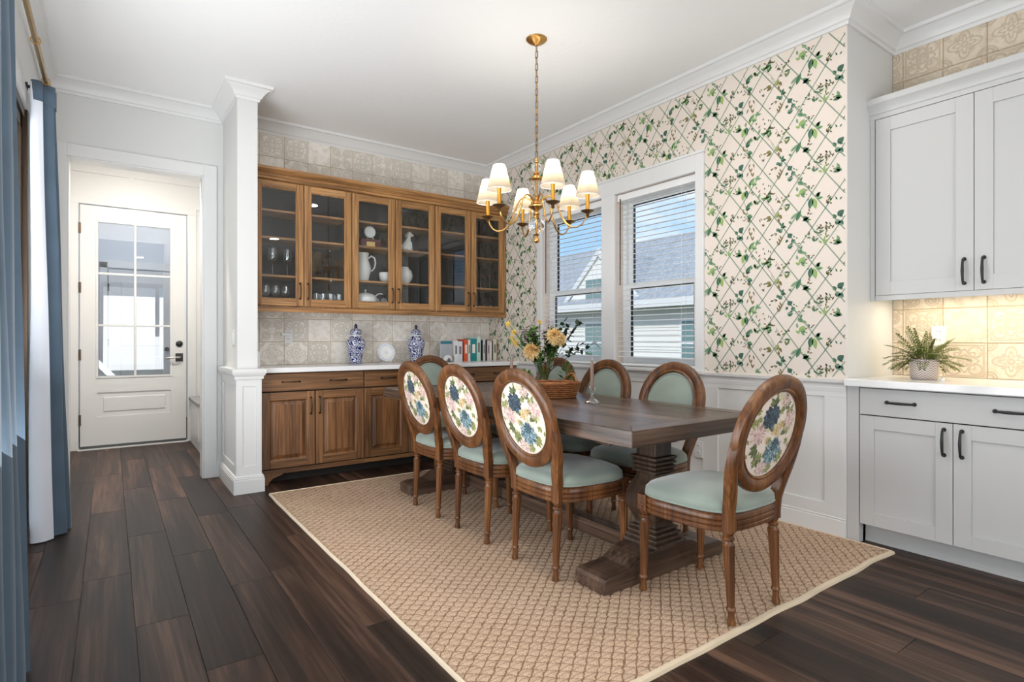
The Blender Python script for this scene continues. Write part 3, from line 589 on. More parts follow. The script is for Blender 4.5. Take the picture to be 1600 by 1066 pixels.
G = [srgb(84, 130, 84), srgb(134, 168, 112), srgb(62, 98, 84), srgb(110, 142, 116), srgb(132, 126, 76), srgb(112, 92, 66), srgb(150, 172, 98)]
def stroke(s0, t0, s1, t1, wd, col, off, n=12):
    d = math.hypot(s1-s0, t1-t0); nx, ny = -(t1-t0)/d*wd, (s1-s0)/d*wd
    for i in range(n):
        a, b_ = i/n, (i+1)/n
        p = (s0+(s1-s0)*a, t0+(t1-t0)*a); q = (s0+(s1-s0)*b_, t0+(t1-t0)*b_)
        if ok(*p) and ok(*q): poly([(p[0]+nx, p[1]+ny), (q[0]+nx, q[1]+ny), (q[0]-nx, q[1]-ny), (p[0]-nx, p[1]-ny)], col, off)
wr_ = random.Random(21)
ghosts = [(wr_.uniform(0, RW), wr_.uniform(0, RH), wr_.uniform(0, 6.28)) for _ in range(26)]
for ri in range(-1, 7):
    for rj in range(-4, 3):
        ox, oz = .197+ri*RW, 2.22+rj*RH
        for i in range(4):
            for j in range(4):
                cx_, cz_ = ox+(i+.5*(j % 2))*DW, oz+j*DH/2
                for sg in (-1, 1):
                    e_ = (cx_+sg*DW/2, cz_+DH/2)
                    for dd, cc in ((-.0026, srgb(122, 148, 126)), (.0026, srgb(100, 126, 108)), (0, srgb(150, 168, 146))):
                        stroke(cx_+dd, cz_, e_[0]+dd, e_[1], .0011, cc, .0006+abs(dd)*.02, 8)
        for (a_, b_, an) in ghosts: leaf(ox+a_, oz+b_, an, .016, .0045, srgb(226, 206, 196), srgb(222, 200, 190), .0004)
        for (a_, b_, an, L, wd, c1, c2) in MOTIFS: leaf(ox+a_, oz+b_, math.radians(an), L, wd, G[c1], G[c2], .0012)
        for vn in VINES:
            for p0, p1 in zip(vn, vn[1:]): stroke(ox+p0[0], oz+p0[1], ox+p1[0], oz+p1[1], .0010, srgb(104, 110, 80), .0009, 4)
o = obj('wallpaper_print', pr.mesh('wallpaper_print', MT['print'], None, False), None, wr, kind='stuff')

# ------------------------------------------------------------------ windows
cs = MB()
Y0, Y1 = WY[0][0], WY[1][1]
cs.box(XR-.02, XR, Y0-.07, Y0, WZ0, WZ1+.13).box(XR-.02, XR, Y1, Y1+.07, WZ0, WZ1+.13).box(XR-.02, XR, Y0, Y1, WZ1, WZ1+.13).box(XR-.02, XR, WY[0][1], WY[1][0], WZ0, WZ1)
cs.box(XR-.028, XR, Y0-.08, Y1+.08, WZ1+.12, WZ1+.14)
struct('trim_6', cs, MT['trim'], 'white casing framing the pair of windows', 'casing', bevel=.003)
struct('trim_7', MB().box(XR-.05, XR+.09, Y0-.085, Y1+.085, .893, .918), MT['trim'], 'white window stool under the pair of windows', 'sill', bevel=.004)
def window(name, a, b_, label):
    t = thing(name, label, 'window', (XR+.085, a, WZ0)); t['kind'] = 'structure'
    W, H = b_-a, WZ1-WZ0; f = .04
    obj('window_frame', MB().box(0, .055, 0, f, 0, H).box(0, .055, W-f, W, 0, H).box(0, .055, f, W-f, 0, f).box(0, .055, f, W-f, H-f, H), MT['vinyl'], t, bevel=.003)
    zm = H*.47
    for nm, x, z0, z1 in (('lower_sash', .0, f, zm+.025), ('upper_sash', .027, zm-.025, H-f)):
        s = obj(nm, MB().box(x, x+.025, f, f+.045, z0, z1).box(x, x+.025, W-f-.045, W-f, z0, z1).box(x, x+.025, f+.045, W-f-.045, z0, z0+.045).box(x, x+.025, f+.045, W-f-.045, z1-.045, z1), MT['vinyl'], t, bevel=.002)
        obj('pane', MB().box(x+.01, x+.014, f+.047, W-f-.047, z0+.047, z1-.047), MT['glass'], s)
        g_ = MB(); i0, i1, j0, j1 = f+.045, W-f-.045, z0+.045, z1-.045
        g_.box(x+.004, x+.02, i0, i0+.006, j0, j1).box(x+.004, x+.02, i1-.012, i1, j0, j1).box(x+.004, x+.02, i0, i1, j1-.006, j1)
        obj('gasket', g_, MT['black'], s)
    return t
window('window_1', *WY[0], 'white double-hung window nearest the white cabinets')
window('window_2', *WY[1], 'white double-hung window nearest the buffet')
slat_me = {}
def blind(a, b_, label):
    t = thing('window_blind', label, 'blind', (XR+.045, a, 0))
    W = b_-a; top = WZ1-.005
    obj('headrail', MB().box(-.035, .02, .006, W-.006, top-.055, top), MT['blind'], t, bevel=.004)
    key = round(W, 3)
    if key not in slat_me:
        sl = [(-.024, -.0012), (0, .0012), (.024, -.0012), (.024, .0008), (0, .0034), (-.024, .0008)]
        slat_me[key] = MB().prism([(p, q) for p, q in sl], 1, .01, W-.01).mesh('slat', MT['blind'], 40)
    n = 31; z = top-.085; st = (z-(WZ0+.05))/n
    for i in range(n):
        obj('slat', slat_me[key], None, t, (-.008, 0, z-i*st), (0, math.radians(-7), 0))
    obj('bottom_rail', MB().box(-.032, .016, .01, W-.01, WZ0+.022, WZ0+.038), MT['blind'], t, bevel=.003)
    for y in (.14, W-.14):
        b = MB()
        for x in (-.033, .017): b.tube([(x, y, WZ0+.03), (x, y, top-.05)], .0011, 5)
        obj('ladder_cord', b, MT['blind'], t)
    obj('tilt_wand', MB().tube([(-.045, W-.05, top-.04), (-.046, W-.05, top-.75)], .0045, 6), MT['bronze'], t, smooth=60)
    return t
blind(*WY[0], 'white slatted blind on the window nearest the white cabinets'); blind(*WY[1], 'white slatted blind on the window nearest the buffet')

# sliding glass door in the left wall
sd = thing('door_2', 'bronze-framed sliding glass door behind the blue curtains', 'door', (XL, SY0, 0)); sd['kind'] = 'structure'
W = SY1-SY0
obj('door_frame', MB().box(-.10, -.0, 0, .05, 0, SZ1).box(-.10, .012, W-.035, W+.01, 0, SZ1).box(-.10, 0, .05, W-.05, SZ1-.05, SZ1).box(-.10, 0, .05, W-.05, 0, .02), MT['bronze'], sd, bevel=.002)
for i in range(3):
    y0 = .05+i*(W-.1)/3; y1 = .05+(i+1)*(W-.1)/3; x = -.09+.028*i
    s = obj('sliding_panel', MB().box(x, x+.022, y0, y0+.06, .02, SZ1-.05).box(x, x+.022, y1-.06, y1, .02, SZ1-.05).box(x, x+.022, y0, y1, .02, .12).box(x, x+.022, y0, y1, SZ1-.12, SZ1-.05), MT['bronze'], sd)
    obj('pane', MB().box(x+.009, x+.013, y0+.06, y1-.06, .12, SZ1-.12), MT['glass'], s)
obj('door_casing', MB().box(0, .018, W+.01, W+.10, 0, SZ1+.09).box(0, .018, -.10, W+.10, SZ1, SZ1+.09).box(0, .018, -.1, 0, 0, SZ1), MT['trim'], sd, bevel=.003)
rg = thing('window_rear_added', 'added unseen glazing letting light in at the rear', 'window', (-.2, YR-.1, 0)); rg['kind'] = 'structure'  # unseen glazing, added to let light into the room
for i in (0, 1.25):
    f_ = MB().box(i, i+.05, 0, .05, 0, 2.65).box(i+1.2, i+1.25, 0, .05, 0, 2.65).box(i+.05, i+1.2, 0, .05, 0, .1).box(i+.05, i+1.2, 0, .05, 2.56, 2.65)
    s = obj('glazed_panel', f_, MT['bronze'], rg); obj('pane', MB().box(i+.05, i+1.2, .02, .025, .1, 2.56), MT['glass'], s)

# ------------------------------------------------------------------ outside
struct('ground', MB().box(-25, 45, -25, 45, -.6, -.3), MT['lawn'], 'lawn between the houses', 'ground')
struct('roof_sun_block', MB().box(-4.2, XL-.12, -6, 6.5, 2.75, 2.9).box(-.52, 4.3, -6.6, YR-.12, 2.75, 2.9), MT['siding'], 'added unseen roof blocking sun at the glazed doors', 'roof')  # out-of-view slabs added to keep direct sun out of the room
nh = thing('neighbour_house', 'pale neighbouring house with grey shingle roof outside the windows', 'house', (15, 5, -.3))
obj('house_wall', MB().box(0, 10, -3, 18, 0, 2.62), MT['siding'], nh)
for i in range(10): obj('siding_board', MB().prism([(0, .1+i*.25), (-.025, .1+i*.25), (-.005, .345+i*.25), (0, .345+i*.25)], 1, -3, 18), MT['siding'], nh)
obj('roof', MB().prism([(-.6, 2.62), (-.6, 2.72), (5, 6.0), (10.6, 2.72), (10.6, 2.62)], 1, -3.6, 18.6), MT['roof'], nh)
obj('fascia', MB().box(-.68, -.6, -3.6, 18.6, 2.5, 2.76), MT['trim'], nh)
for yw in (6.1, 10.6):
    w_ = obj('house_window', MB().box(-.06, .0, yw-.55, yw+.55, .55, 2.1), MT['vinyl'], nh)
    for z0, z1 in ((.62, 1.3), (1.36, 2.03)): obj('pane', MB().box(-.075, -.06, yw-.46, yw+.46, z0, z1), MT['far_glass'], w_)
gb = obj('dormer', MB().prism([(8.1, 2.75), (10.2, 4.78), (12.3, 2.75)], 0, -.1, 3.2), MT['roof'], nh)
obj('dormer_wall', MB().prism([(8.3, 2.72), (10.2, 4.58), (12.1, 2.72)], 0, -.16, -.1), MT['siding'], gb)
for sg in (-1, 1): obj('rake_board', MB().prism([(10.2, 4.82), (10.2, 4.56), (10.2+sg*2.1, 2.58), (10.2+sg*2.25, 2.66)], 0, -.24, -.16), MT['trim'], gb)
obj('dormer_window', MB().box(-.2, -.16, 9.5, 10.9, 3.0, 3.7), MT['far_glass'], gb)
shr = random.Random(4)
for i, (sx_, sy_, sr) in enumerate(((5.2, 4.25, .42), (5.0, 5.6, .5), (5.6, 6.9, .55), (5.5, 3.2, .3))):
    b = MB()
    for q_ in range(420):
        d_ = Vector((shr.gauss(0, 1), shr.gauss(0, 1), shr.gauss(0, 1))).normalized()*sr*shr.uniform(.5, 1.05)
        a_ = Vector((shr.uniform(-1, 1), shr.uniform(-1, 1), shr.uniform(-1, 1))).normalized()*.06; c_ = a_.cross(Vector((.3, .5, .8))).normalized()*.025
        p_ = d_*1.0; p_.z = p_.z*1.25+sr*1.3
        b.add([p_-a_, p_+c_, p_+a_, p_-c_], [(0, 1, 2, 3)])
    t = thing('garden_shrub', ['leafy shrub outside the window nearest the white cabinets', 'leafy shrub outside the mullion between the windows', 'large leafy shrub outside the window nearest the buffet', 'low shrub at the right edge outside the windows'][i], 'shrub', (sx_, sy_, -.3))
    obj('foliage', b, MT['bush'], t, kind='stuff'); obj('stem', MB().tube([(0, 0, 0), (.02, .01, sr*1.4)], .02, 6), MT['twig'], t)

# ------------------------------------------------------------------ recessed ceiling lights of the room, with one added to brighten the hall
for i, (x, y, e_) in enumerate(((1.25, 2.3, 10), (2.3, 1.7, 6), (.55, -.9, 8), (2.5, -1.4, 8), (1.5, -2.6, 8), (.25, 5.62, 44))):
    lab = ['recessed downlight above the curtain side of the table', 'recessed downlight above the head of the dining table', 'recessed downlight behind the dining area by the sliding door', 'recessed downlight in the kitchen end', 'recessed downlight by the rear wall', 'added downlight brightening the hall'][i]
    t = thing('recessed_downlight', lab, 'light', (x, y, CZ), 0, 'recessed ceiling lights')
    obj('trim_ring', MB().lathe([(.075, 0), (.095, -.004), (.095, -.0), (.075, .0)], 28, cap=False), MT['trim'], t, smooth=40)
    obj('lens', MB().lathe([(.076, -.002), (.076, 0), (.01, 0)], 28), MT['can'], t)
    light('downlight', 'AREA', e_, (0, 0, -.012), (0, 0, 0), (1, .93, .84), .15, parent=t)
# ------------------------------------------------------------------ pulls
def pull(parent, c, axis, L, out, mat, r=.0055):
    """arched bar pull centred at c, along axis ('x','y','z'), standing out along vector out"""
    ax = {'x': Vector((1, 0, 0)), 'y': Vector((0, 1, 0)), 'z': Vector((0, 0, 1))}[axis]; n = Vector(out); c = Vector(c); b = MB()
    pts = [c - ax*L/2, c - ax*L/2 + n*.018]
    for i in range(9):
        t = -1+2*i/8; pts.append(c + ax*(t*L*.46) + n*(.024+.008*(1-t*t)))
    pts += [c + ax*L/2 + n*.018, c + ax*L/2]
    rr = [r*.9, r*.9] + [r*(1.0+.35*(1-abs(-1+2*i/8))) for i in range(9)] + [r*.9, r*.9]
    b.tube(pts, rr, 8)
    for s_ in (-1, 1):
        p = c + ax*(s_*L/2); b.tube([p, p+n*.004, p+n*.010], [r*1.9, r*1.9, r*1.2], 10)
    return obj('handle', b, mat, parent, smooth=50)

# ------------------------------------------------------------------ glazed wall cabinets
UX = [.93, 1.326, 1.738, 2.149, 2.561, 2.966, 3.375]; UZ0, UZ1, UF = 1.417, 2.434, 4.87
SH = [1.672, 1.985, 2.21]
names = ['honey oak glass-door wall cabinet beside the white wing wall, holding stemware', 'honey oak glass-door wall cabinet holding the white pitcher and tureen', 'honey oak glass-door wall cabinet next to the papered wall']
for u_ in range(3):
    x0, xm_, x1 = UX[2*u_], UX[2*u_+1], UX[2*u_+2]
    t = thing('wall_cabinet', names[u_], 'cabinet', (x0, UF, UZ0-.012), 0, 'glazed oak wall cabinets')
    W = x1-x0; H = UZ1-UZ0+.024; D = YB-.012-UF
    b = MB().box(0, .018, .022, D, 0, H).box(W-.018, W, .022, D, 0, H).box(.018, W-.018, .022, D, 0, .018).box(.018, W-.018, .022, D, H-.018, H)
    obj('carcass', b, MT['oak'], t)
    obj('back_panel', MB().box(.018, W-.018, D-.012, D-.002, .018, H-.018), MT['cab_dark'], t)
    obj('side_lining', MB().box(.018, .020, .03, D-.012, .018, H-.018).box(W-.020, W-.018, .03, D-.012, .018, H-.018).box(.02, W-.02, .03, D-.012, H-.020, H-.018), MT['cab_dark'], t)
    for z in SH: obj('shelf', MB().box(.019, W-.019, .045, D-.013, z-UZ0+.012-.018, z-UZ0+.012), MT['oak_h'], t, bevel=.0015)
    for k_, (a, b_) in enumerate(((0, xm_-x0), (xm_-x0, W))):
        g = .004; f = .055
        X0, X1, Z0, Z1 = a+g, b_-g, .012, H-.012
        d_ = obj('door', MB().box(X0, X0+f, 0, .02, Z0, Z1).box(X1-f, X1, 0, .02, Z0, Z1), MT['oak'], t, bevel=.003)
        obj('bottom_rail', MB().box(X0+f, X1-f, .0005, .0195, Z0, Z0+f), MT['oak_h'], d_, bevel=.003); obj('top_rail', MB().box(X0+f, X1-f, .0005, .0195, Z1-f, Z1), MT['oak_h'], d_, bevel=.003)
        bd = MB()
        for (p0, p1, q0, q1) in ((X0+f-.001, X0+f+.007, Z0+f, Z1-f), (X1-f-.007, X1-f+.001, Z0+f, Z1-f), (X0+f, X1-f, Z0+f-.001, Z0+f+.007), (X0+f, X1-f, Z1-f-.007, Z1-f+.001)): bd.box(p0, p1, .004, .018, q0, q1)
        obj('glazing_bead', bd, MT['oak'], d_, bevel=.002)
        obj('pane', MB().box(X0+f, X1-f, .010, .0125, Z0+f, Z1-f), MT['door_glass'], d_)
        hx = X1-.028 if k_ == 0 else X0+.028
        pull(d_, (hx, 0, Z0+.125), 'z', .128, (0, -1, 0), MT['bronze'], .0045)
    obj('face_gap', MB().box(xm_-x0-.012, xm_-x0+.012, .024, .04, .018, H-.018), MT['oak'], t)
co = MB(); molding(co, [(.908, UF), (3.406, UF)], [(-.01, 2.44), (.004, 2.446), (.006, 2.462), (.016, 2.468), (.02, 2.482), (.040, 2.505), (.050, 2.512), (.052, 2.534), (-.01, 2.534)])
tag(obj('cabinet_cornice', co.box(.908, 3.406, UF+.005, YB-.012, 2.51, 2.53), MT['oak_h'], None, smooth=25), 'stepped oak cornice along the top of the glass-door cabinets', 'cornice')
lr = MB(); molding(lr, [(.908, UF), (3.392, UF)], [(-.015, 1.365), (.004, 1.365), (.006, 1.385), (.002, 1.403), (-.015, 1.403)])
tag(obj('cabinet_light_rail', lr, MT['oak_h'], None, smooth=25), 'oak rail along the bottom of the glass-door cabinets', 'rail')
tag(obj('cabinet_end_panel', MB().box(3.377, 3.392, UF+.006, YB-.012, 1.404, 2.439), MT['oak'], None, bevel=.002), 'oak end panel closing the glass-door cabinets at the papered wall', 'panel')

# ------------------------------------------------------------------ buffet base cabinets
BX = [.952, 1.777, 2.602, 3.40]; BF = 4.68
bn = ['brown oak base cabinet beside the white pedestal', 'brown oak base cabinet in the middle of the buffet', 'brown oak base cabinet by the papered wall']
for u_ in range(3):
    x0, x1 = BX[u_], BX[u_+1]; W = x1-x0; D = YB-.002-BF
    t = thing('base_cabinet', bn[u_], 'cabinet', (x0, BF, 0), 0, 'brown oak buffet cabinets')
    obj('cabinet_body', MB().box(.001, W-.001, .022, D, .10, .872), MT['buffet'], t)
    obj('face_shadow', MB().box(.004, W-.004, .0215, .0225, .112, .868), MT['gap'], t)
    dr = obj('drawer', MB().box(.004, W-.004, 0, .021, .728, .866), MT['buffet_h'], t, bevel=.004)
    for fx in (.27, .73): pull(dr, (W*fx, 0, .80), 'x', .13, (0, -1, 0), MT['bronze'], .0045)
    for k_ in range(2):
        a, b_ = (.004, W/2-.003) if k_ == 0 else (W/2+.003, W-.004)
        z0, z1, f = .120, .718, .062
        d_ = obj('door', MB().box(a, a+f, 0, .021, z0, z1).box(b_-f, b_, 0, .021, z0, z1), MT['buffet'], t, bevel=.003)
        obj('bottom_rail', MB().box(a+f, b_-f, .0005, .0205, z0, z0+f), MT['buffet_h'], d_, bevel=.003); obj('top_rail', MB().box(a+f, b_-f, .0005, .0205, z1-f, z1), MT['buffet_h'], d_, bevel=.003)
        X0, X1, Z0, Z1 = a+f, b_-f, z0+f, z1-f
        def rect(i, y): return [(X0+i, y, Z0+i), (X1-i, y, Z0+i), (X1-i, y, Z1-i), (X0+i, y, Z1-i)]
        obj('raised_panel', MB().loft([rect(-.002, .020), rect(-.002, .004), rect(.008, .010), rect(.012, .0155), rect(.038, .006), rect(.040, .003)]), MT['buffet_p'], d_)
        pull(d_, ((b_-.032) if k_ == 0 else (a+.032), 0, .60), 'z', .13, (0, -1, 0), MT['bronze'], .0045)
    # base rail with bracket feet
    if u_ == 0: pp = [(0, .112), (0, 0), (.05, 0), (.06, .02), (.085, .045), (.12, .058), (.16, .07), (.16, .078), (W, .078), (W, .112)]
    elif u_ == 2: pp = [(0, .112), (0, .078), (W-.16, .078), (W-.16, .07), (W-.12, .058), (W-.085, .045), (W-.06, .02), (W-.05, 0), (W, 0), (W, .112)]
    else: pp = [(0, .112), (0, .078), (W, .078), (W, .112)]
    obj('base_rail', MB().prism(pp, 1, -.004, .022), MT['buffet_h'], t, bevel=.002)
    obj('toe_kick', MB().box(.002, W-.002, .09, .11, 0, .10), MT['gap'], t)
tag(obj('buffet_worktop', MB().box(.929, XR-.002, 4.648, YB-.002, .876, .914), MT['quartz'], None, bevel=.003), 'white quartz worktop along the oak buffet', 'worktop')

# ------------------------------------------------------------------ white cabinets on the right
RF = 3.405
def shaker(parent, y0, y1, z0, z1, f, x, hy=None, hz=None):
    """door in a plane facing -X; y0>y1 not required"""
    d_ = obj('door', MB().box(x, x+.02, y0, y0+f, z0, z1).box(x, x+.02, y1-f, y1, z0, z1).box(x, x+.02, y0+f, y1-f, z0, z0+f).box(x, x+.02, y0+f, y1-f, z1-f, z1).box(x+.009, x+.016, y0+f, y1-f, z0+f, z1-f), MT['cab_white'], parent, bevel=.0012)
    return d_
for u_, (ya, yb_) in enumerate(((1.435, .575), (.575, -.285))):
    lab = ['white shaker base cabinet with drawer beside the return wall', 'white shaker base cabinet further along the right wall'][u_]
    t = thing('base_cabinet', lab, 'cabinet', (RF, yb_, 0), 0, 'white base cabinets'); Ln = ya-yb_; D = XN-.002-RF
    obj('cabinet_body', MB().box(.021, D, 0.001, Ln-.001, .108, .872).box(.08, .09, 0, Ln, 0, .108), MT['cab_white'], t)
    obj('shadow_gap', MB().box(.0205, .0215, .003, Ln-.003, .112, .868), MT['gap'], t)
    obj('toe_base', MB().box(.074, .08, 0, Ln, 0, .018), MT['cab_white'], t, bevel=.002)
    dr = obj('drawer', MB().box(0, .02, .003, Ln-.003, .722, .866), MT['cab_white'], t, bevel=.0015)
    for fy in (.235, .765): pull(dr, (0, Ln*fy, .797), 'y', .128, (-1, 0, 0), MT['black'], .0055)
    for k_ in range(2):
        a, b_ = (.003, Ln/2-.0015) if k_ == 0 else (Ln/2+.0015, Ln-.003)
        d_ = shaker(t, a, b_, .112, .716, .072, 0)
        pull(d_, (0, (b_-.035) if k_ == 0 else (a+.035), .62), 'z', .128, (-1, 0, 0), MT['black'], .0055)
tag(obj('cabinet_filler', MB().box(RF, RF+.055, 1.437, YN-.001, 0, .874), MT['cab_white'], None, bevel=.0015), 'white upright end panel between wainscot and right-hand base cabinets', 'panel')
tag(obj('side_worktop', MB().box(3.365, XN-.002, -.30, YN-.002, .876, .914), MT['quartz'], None, bevel=.003), 'white worktop under the lit right-hand wall cabinets', 'worktop')
UFX = 3.70
for u_, (ya, yb_) in enumerate(((1.472, .53), (.53, -.412))):
    lab = ['white shaker wall cabinet beside the return wall', 'white shaker wall cabinet further along the right wall'][u_]
    t = thing('wall_cabinet', lab, 'cabinet', (UFX, yb_, 1.365), 0, 'white wall cabinets'); Ln = ya-yb_; D = XN-.013-UFX
    obj('cabinet_body', MB().box(.021, D, .0005, Ln-.0005, .03, 1.075), MT['cab_white'], t)
    obj('shadow_gap', MB().box(.0205, .0215, .003, Ln-.003, .032, 1.072), MT['gap'], t)
    for k_ in range(2):
        a, b_ = (.002, Ln/2-.0015) if k_ == 0 else (Ln/2+.0015, Ln-.002)
        d_ = shaker(t, a, b_, .032, 1.072, .078, 0)
        pull(d_, (0, (b_-.04) if k_ == 0 else (a+.04), .135), 'z', .128, (-1, 0, 0), MT['black'], .0055)
    obj('light_rail', MB().box(.0, .02, 0, Ln, 0, .03), MT['cab_white'], t, bevel=.002)
tag(obj('cabinet_filler', MB().box(UFX+.0, UFX+.02, 1.474, YN-.001, 1.365, 2.443), MT['cab_white'], None, bevel=.001), 'white filler strip between return wall and right-hand wall cabinet', 'panel')
co = MB(); molding(co, [(UFX, YN), (UFX, -.42)], [(-.02, 2.44), (.002, 2.44), (.003, 2.466), (.010, 2.470), (.014, 2.485), (.034, 2.512), (.045, 2.520), (.047, 2.552), (-.02, 2.552)])
tag(obj('cabinet_cornice', co, MT['cab_white'], None, smooth=25), 'white crown along the top of the right-hand wall cabinets', 'cornice')
ls = thing('under_cabinet_light', 'slim warm light strip under the right-hand wall cabinets', 'light', (3.86, .55, 1.388))
obj('light_housing', MB().box(-.02, .02, -.85, .85, -.0, .006), MT['trim'], ls); obj('light_lens', MB().box(-.012, .012, -.84, .84, -.004, 0), MT['led'], ls)
light('led_glow', 'AREA', 4.6, (0, 0, -.008), (0, 0, 0), (1, .86, .62), .03, 1.68, parent=ls)

# ------------------------------------------------------------------ dining chairs
def make_chair(label):
    t = thing('dining_chair', label, 'chair', (0, 0, 0), 0, 'oval-back dining chairs')
    wm = MT['chair']
    # plan outline of the seat
    N = 64
    def outline(grow, n=N):
        pts = []
        for i in range(n):
            a = 2*PI*i/n; ca, sa = math.cos(a), math.sin(a)
            e = 2/3.6
            x = abs(ca)**e*(1 if ca >= 0 else -1); y = abs(sa)**e*(1 if sa >= 0 else -1)
            hw = .222 + .036*((y+1)/2) ; pts.append((x*(hw+grow), y*(.222+grow) + (.012 if y > 0 else -.004)*(1-x*x)))
        return pts
    prof = [(.0, .362), (.010, .362), (.016, .368), (.016, .380), (.011, .384), (.016, .389), (.016, .401), (.011, .405), (.016, .410), (.016, .424), (.010, .432), (.0, .434), (-.03, .434), (-.03, .362)]
    rings = []
    for g, z in prof: rings.append([(x, y, z) for x, y in outline(g-.014)])
    obj('seat_rail', MB().loft(rings, False, True, True), wm, t, smooth=40)
    cu = [(-.016, .430), (-.004, .436), (.002, .450), (.0, .468), (-.012, .482), (-.045, .496), (-.10, .508), (-.16, .515), (-.215, .517)]
    cs_ = obj('seat_cushion', MB().loft([[(x, y, z) for x, y in outline(g)] for g, z in cu]), MT['sage'], t, smooth=70)
    obj('piping', MB().tube([(x, y, .441) for x, y in outline(.0)], .0045, 6, True), MT['sage'], cs_, smooth=60)
    # legs
    legp = [(.016, 0), (.0165, .012), (.013, .03), (.0135, .05), (.0185, .056), (.0185, .064), (.0145, .07), (.0165, .11), (.0225, .29), (.024, .312), (.0185, .320), (.0175, .327), (.0235, .333), (.0235, .341), (.018, .346), (.022, .356), (.024, .366)]
    for sx_, y_, dy in ((.205, .195, .012), (-.205, .195, .012), (.162, -.192, -.016), (-.162, -.192, -.016)):
        b = MB().lathe([(r*1.02, z) for r, z in legp], 20, flute=.12, fl_rng=(.08, .305))
        for i, (x, y, z) in enumerate(b.v): b.v[i] = (x, y + dy*(1-z/.366), z)
        lg = obj('leg', b, wm, t, (sx_, y_, 0), smooth=35)
        obj('leg_block', MB().box(-.024, .024, -.024, .024, .362, .434), wm, lg, bevel=.003)
        if y_ > 0:
            s_ = 1 if sx_ > 0 else -1
            ro = MB()
            for k_ in range(8):
                a = k_*PI/4; ro.sphere((s_*.0245, .011*math.cos(a), .398+.011*math.sin(a)), .0055, 6, 4, (.5, 1, 1)); ro.sphere((.011*math.cos(a), .0245, .398+.011*math.sin(a)), .0055, 6, 4, (1, .5, 1))
            ro.sphere((s_*.025, 0, .398), .006, 8, 5, (.6, 1, 1)); ro.sphere((0, .025, .398), .006, 8, 5, (1, .6, 1)); obj('rosette', ro, wm, lg, smooth=60)
    # raked oval back
    SL = .215
    def yb(z): return -.198 - (z-.434)*SL - .02*((z-.434)/.55)**2
    cz, hw, hh = .745, .207, .208      # centre line of the oval frame
    NO = 56; C = []
    for i in range(NO):
        a = 2*PI*i/NO; z = cz+hh*math.sin(a); C.append(Vector((hw*math.cos(a), yb(z), z)))
    nrm_b = Vector((0, -1, -SL)).normalized(); upv = Vector((0, -SL, 1)).normalized()
    def fr_(i):
        a = 2*PI*i/NO; N_ = (Vector((1, 0, 0))*math.cos(a)*hh + upv*math.sin(a)*hw).normalized(); return N_, nrm_b
    sec = [(-.033, -.010), (-.034, .010), (-.027, .015), (-.020, .013), (-.006, .021), (.020, .022), (.031, .015), (.034, .0), (.031, -.015), (.020, -.022), (.0, -.022), (-.016, -.014), (-.026, -.019)]
    bf = obj('back_frame', MB().sweep(C, sec, fr_, True), wm, t, smooth=40)
    for s_ in (1, -1):
        a0 = math.radians(-14); P = []
        for (x, z) in ((.226, .725), (.225, .68), (.217, .63), (.204, .58), (.188, .535), (.176, .49), (.170, .45), (.168, .40), (.168, .366)): P.append(Vector((s_*x, yb(z) if z > .434 else -.198, z)))
        sc_ = [(-.021, -.019), (-.021, .016), (-.012, .021), (.012, .021), (.021, .014), (.021, -.016), (.012, -.02), (-.012, -.02)]
        wdt = [.35, .62, .9, 1.1, 1.18, 1.15, 1.05, 1.0, 1.0]
        rings = [[p + Vector((s_*a*wdt[i], 0, 0)) + nrm_b*b_ for a, b_ in sc_] for i, p in enumerate(P)]
        obj('back_stile', MB().loft(rings), wm, t, smooth=45)
    iw, ih = hw-.031, hh-.031
    def panel(off, dome, mat, name, par, sgn):
        rings = []
        for k_ in range(9):
            f = 1-k_/8*.97
            rings.append([Vector((iw*f*math.cos(2*PI*i/NO), yb(cz+ih*f*math.sin(2*PI*i/NO)), cz+ih*f*math.sin(2*PI*i/NO))) + nrm_b*sgn*(off+dome*(1-f*f)) for i in range(NO)])
        return obj(name, MB().loft(rings), mat, par, smooth=80)
    bp = panel(.004, .008, MT['floral_ground'], 'back_panel', t, 1)
    fp = panel(.004, .018, MT['sage'], 'back_pad', t, -1)
    obj('piping', MB().tube([Vector((iw*.94*math.cos(2*PI*i/NO), yb(cz+ih*.94*math.sin(2*PI*i/NO)), cz+ih*.94*math.sin(2*PI*i/NO))) - nrm_b*.0075 for i in range(NO)], .0035, 6, True), MT['sage'], fp, smooth=60)
    # floral print: u to the right seen from behind, v up
    fb = MB()
    def S(u, v, e=0):
        r2 = min(1, (u/iw)**2+(v/ih)**2)
        return Vector((u, yb(cz+v), cz+v)) + nrm_b*(.004+.008*(1-r2)+.0008+e)
    fr2 = random.Random(11)
    def inside(u, v): return (u/iw)**2+(v/ih)**2 < .95
    def petal(u, v, ang, L, w, col, col2, e):
        c_, s_ = math.cos(ang), math.sin(ang)
        q = lambda a, b_: (u+a*c_-b_*s_, v+a*s_+b_*c_)
        n = 5; up = [q(L*i/n, w*math.sin(PI*(i/n)**.75)) for i in range(1, n)]; dn = [q(L*i/n, -w*math.sin(PI*(i/n)**.75)) for i in range(n-1, 0, -1)]
        pts = [q(0, 0)]+up+[q(L, 0)]+dn
        if not all(inside(*p) for p in pts): return
        half = [q(0, 0)]+up+[q(L, 0)]; h2 = [q(L, 0)]+dn+[q(0, 0)]
        fb.cur = col; fb.add([S(*p, e) for p in half], [tuple(range(len(half)))]); fb.cur = col2; fb.add([S(*p, e) for p in h2], [tuple(range(len(h2)))])
    def sprig(u, v, ang, n, L, cols):
        for i in range(n):
            petal(u, v, ang+(i-(n-1)/2)*.62, L*(1-.12*abs(i-(n-1)/2)), L*.22, cols[i % 2], cols[(i+1) % 2], .0002)
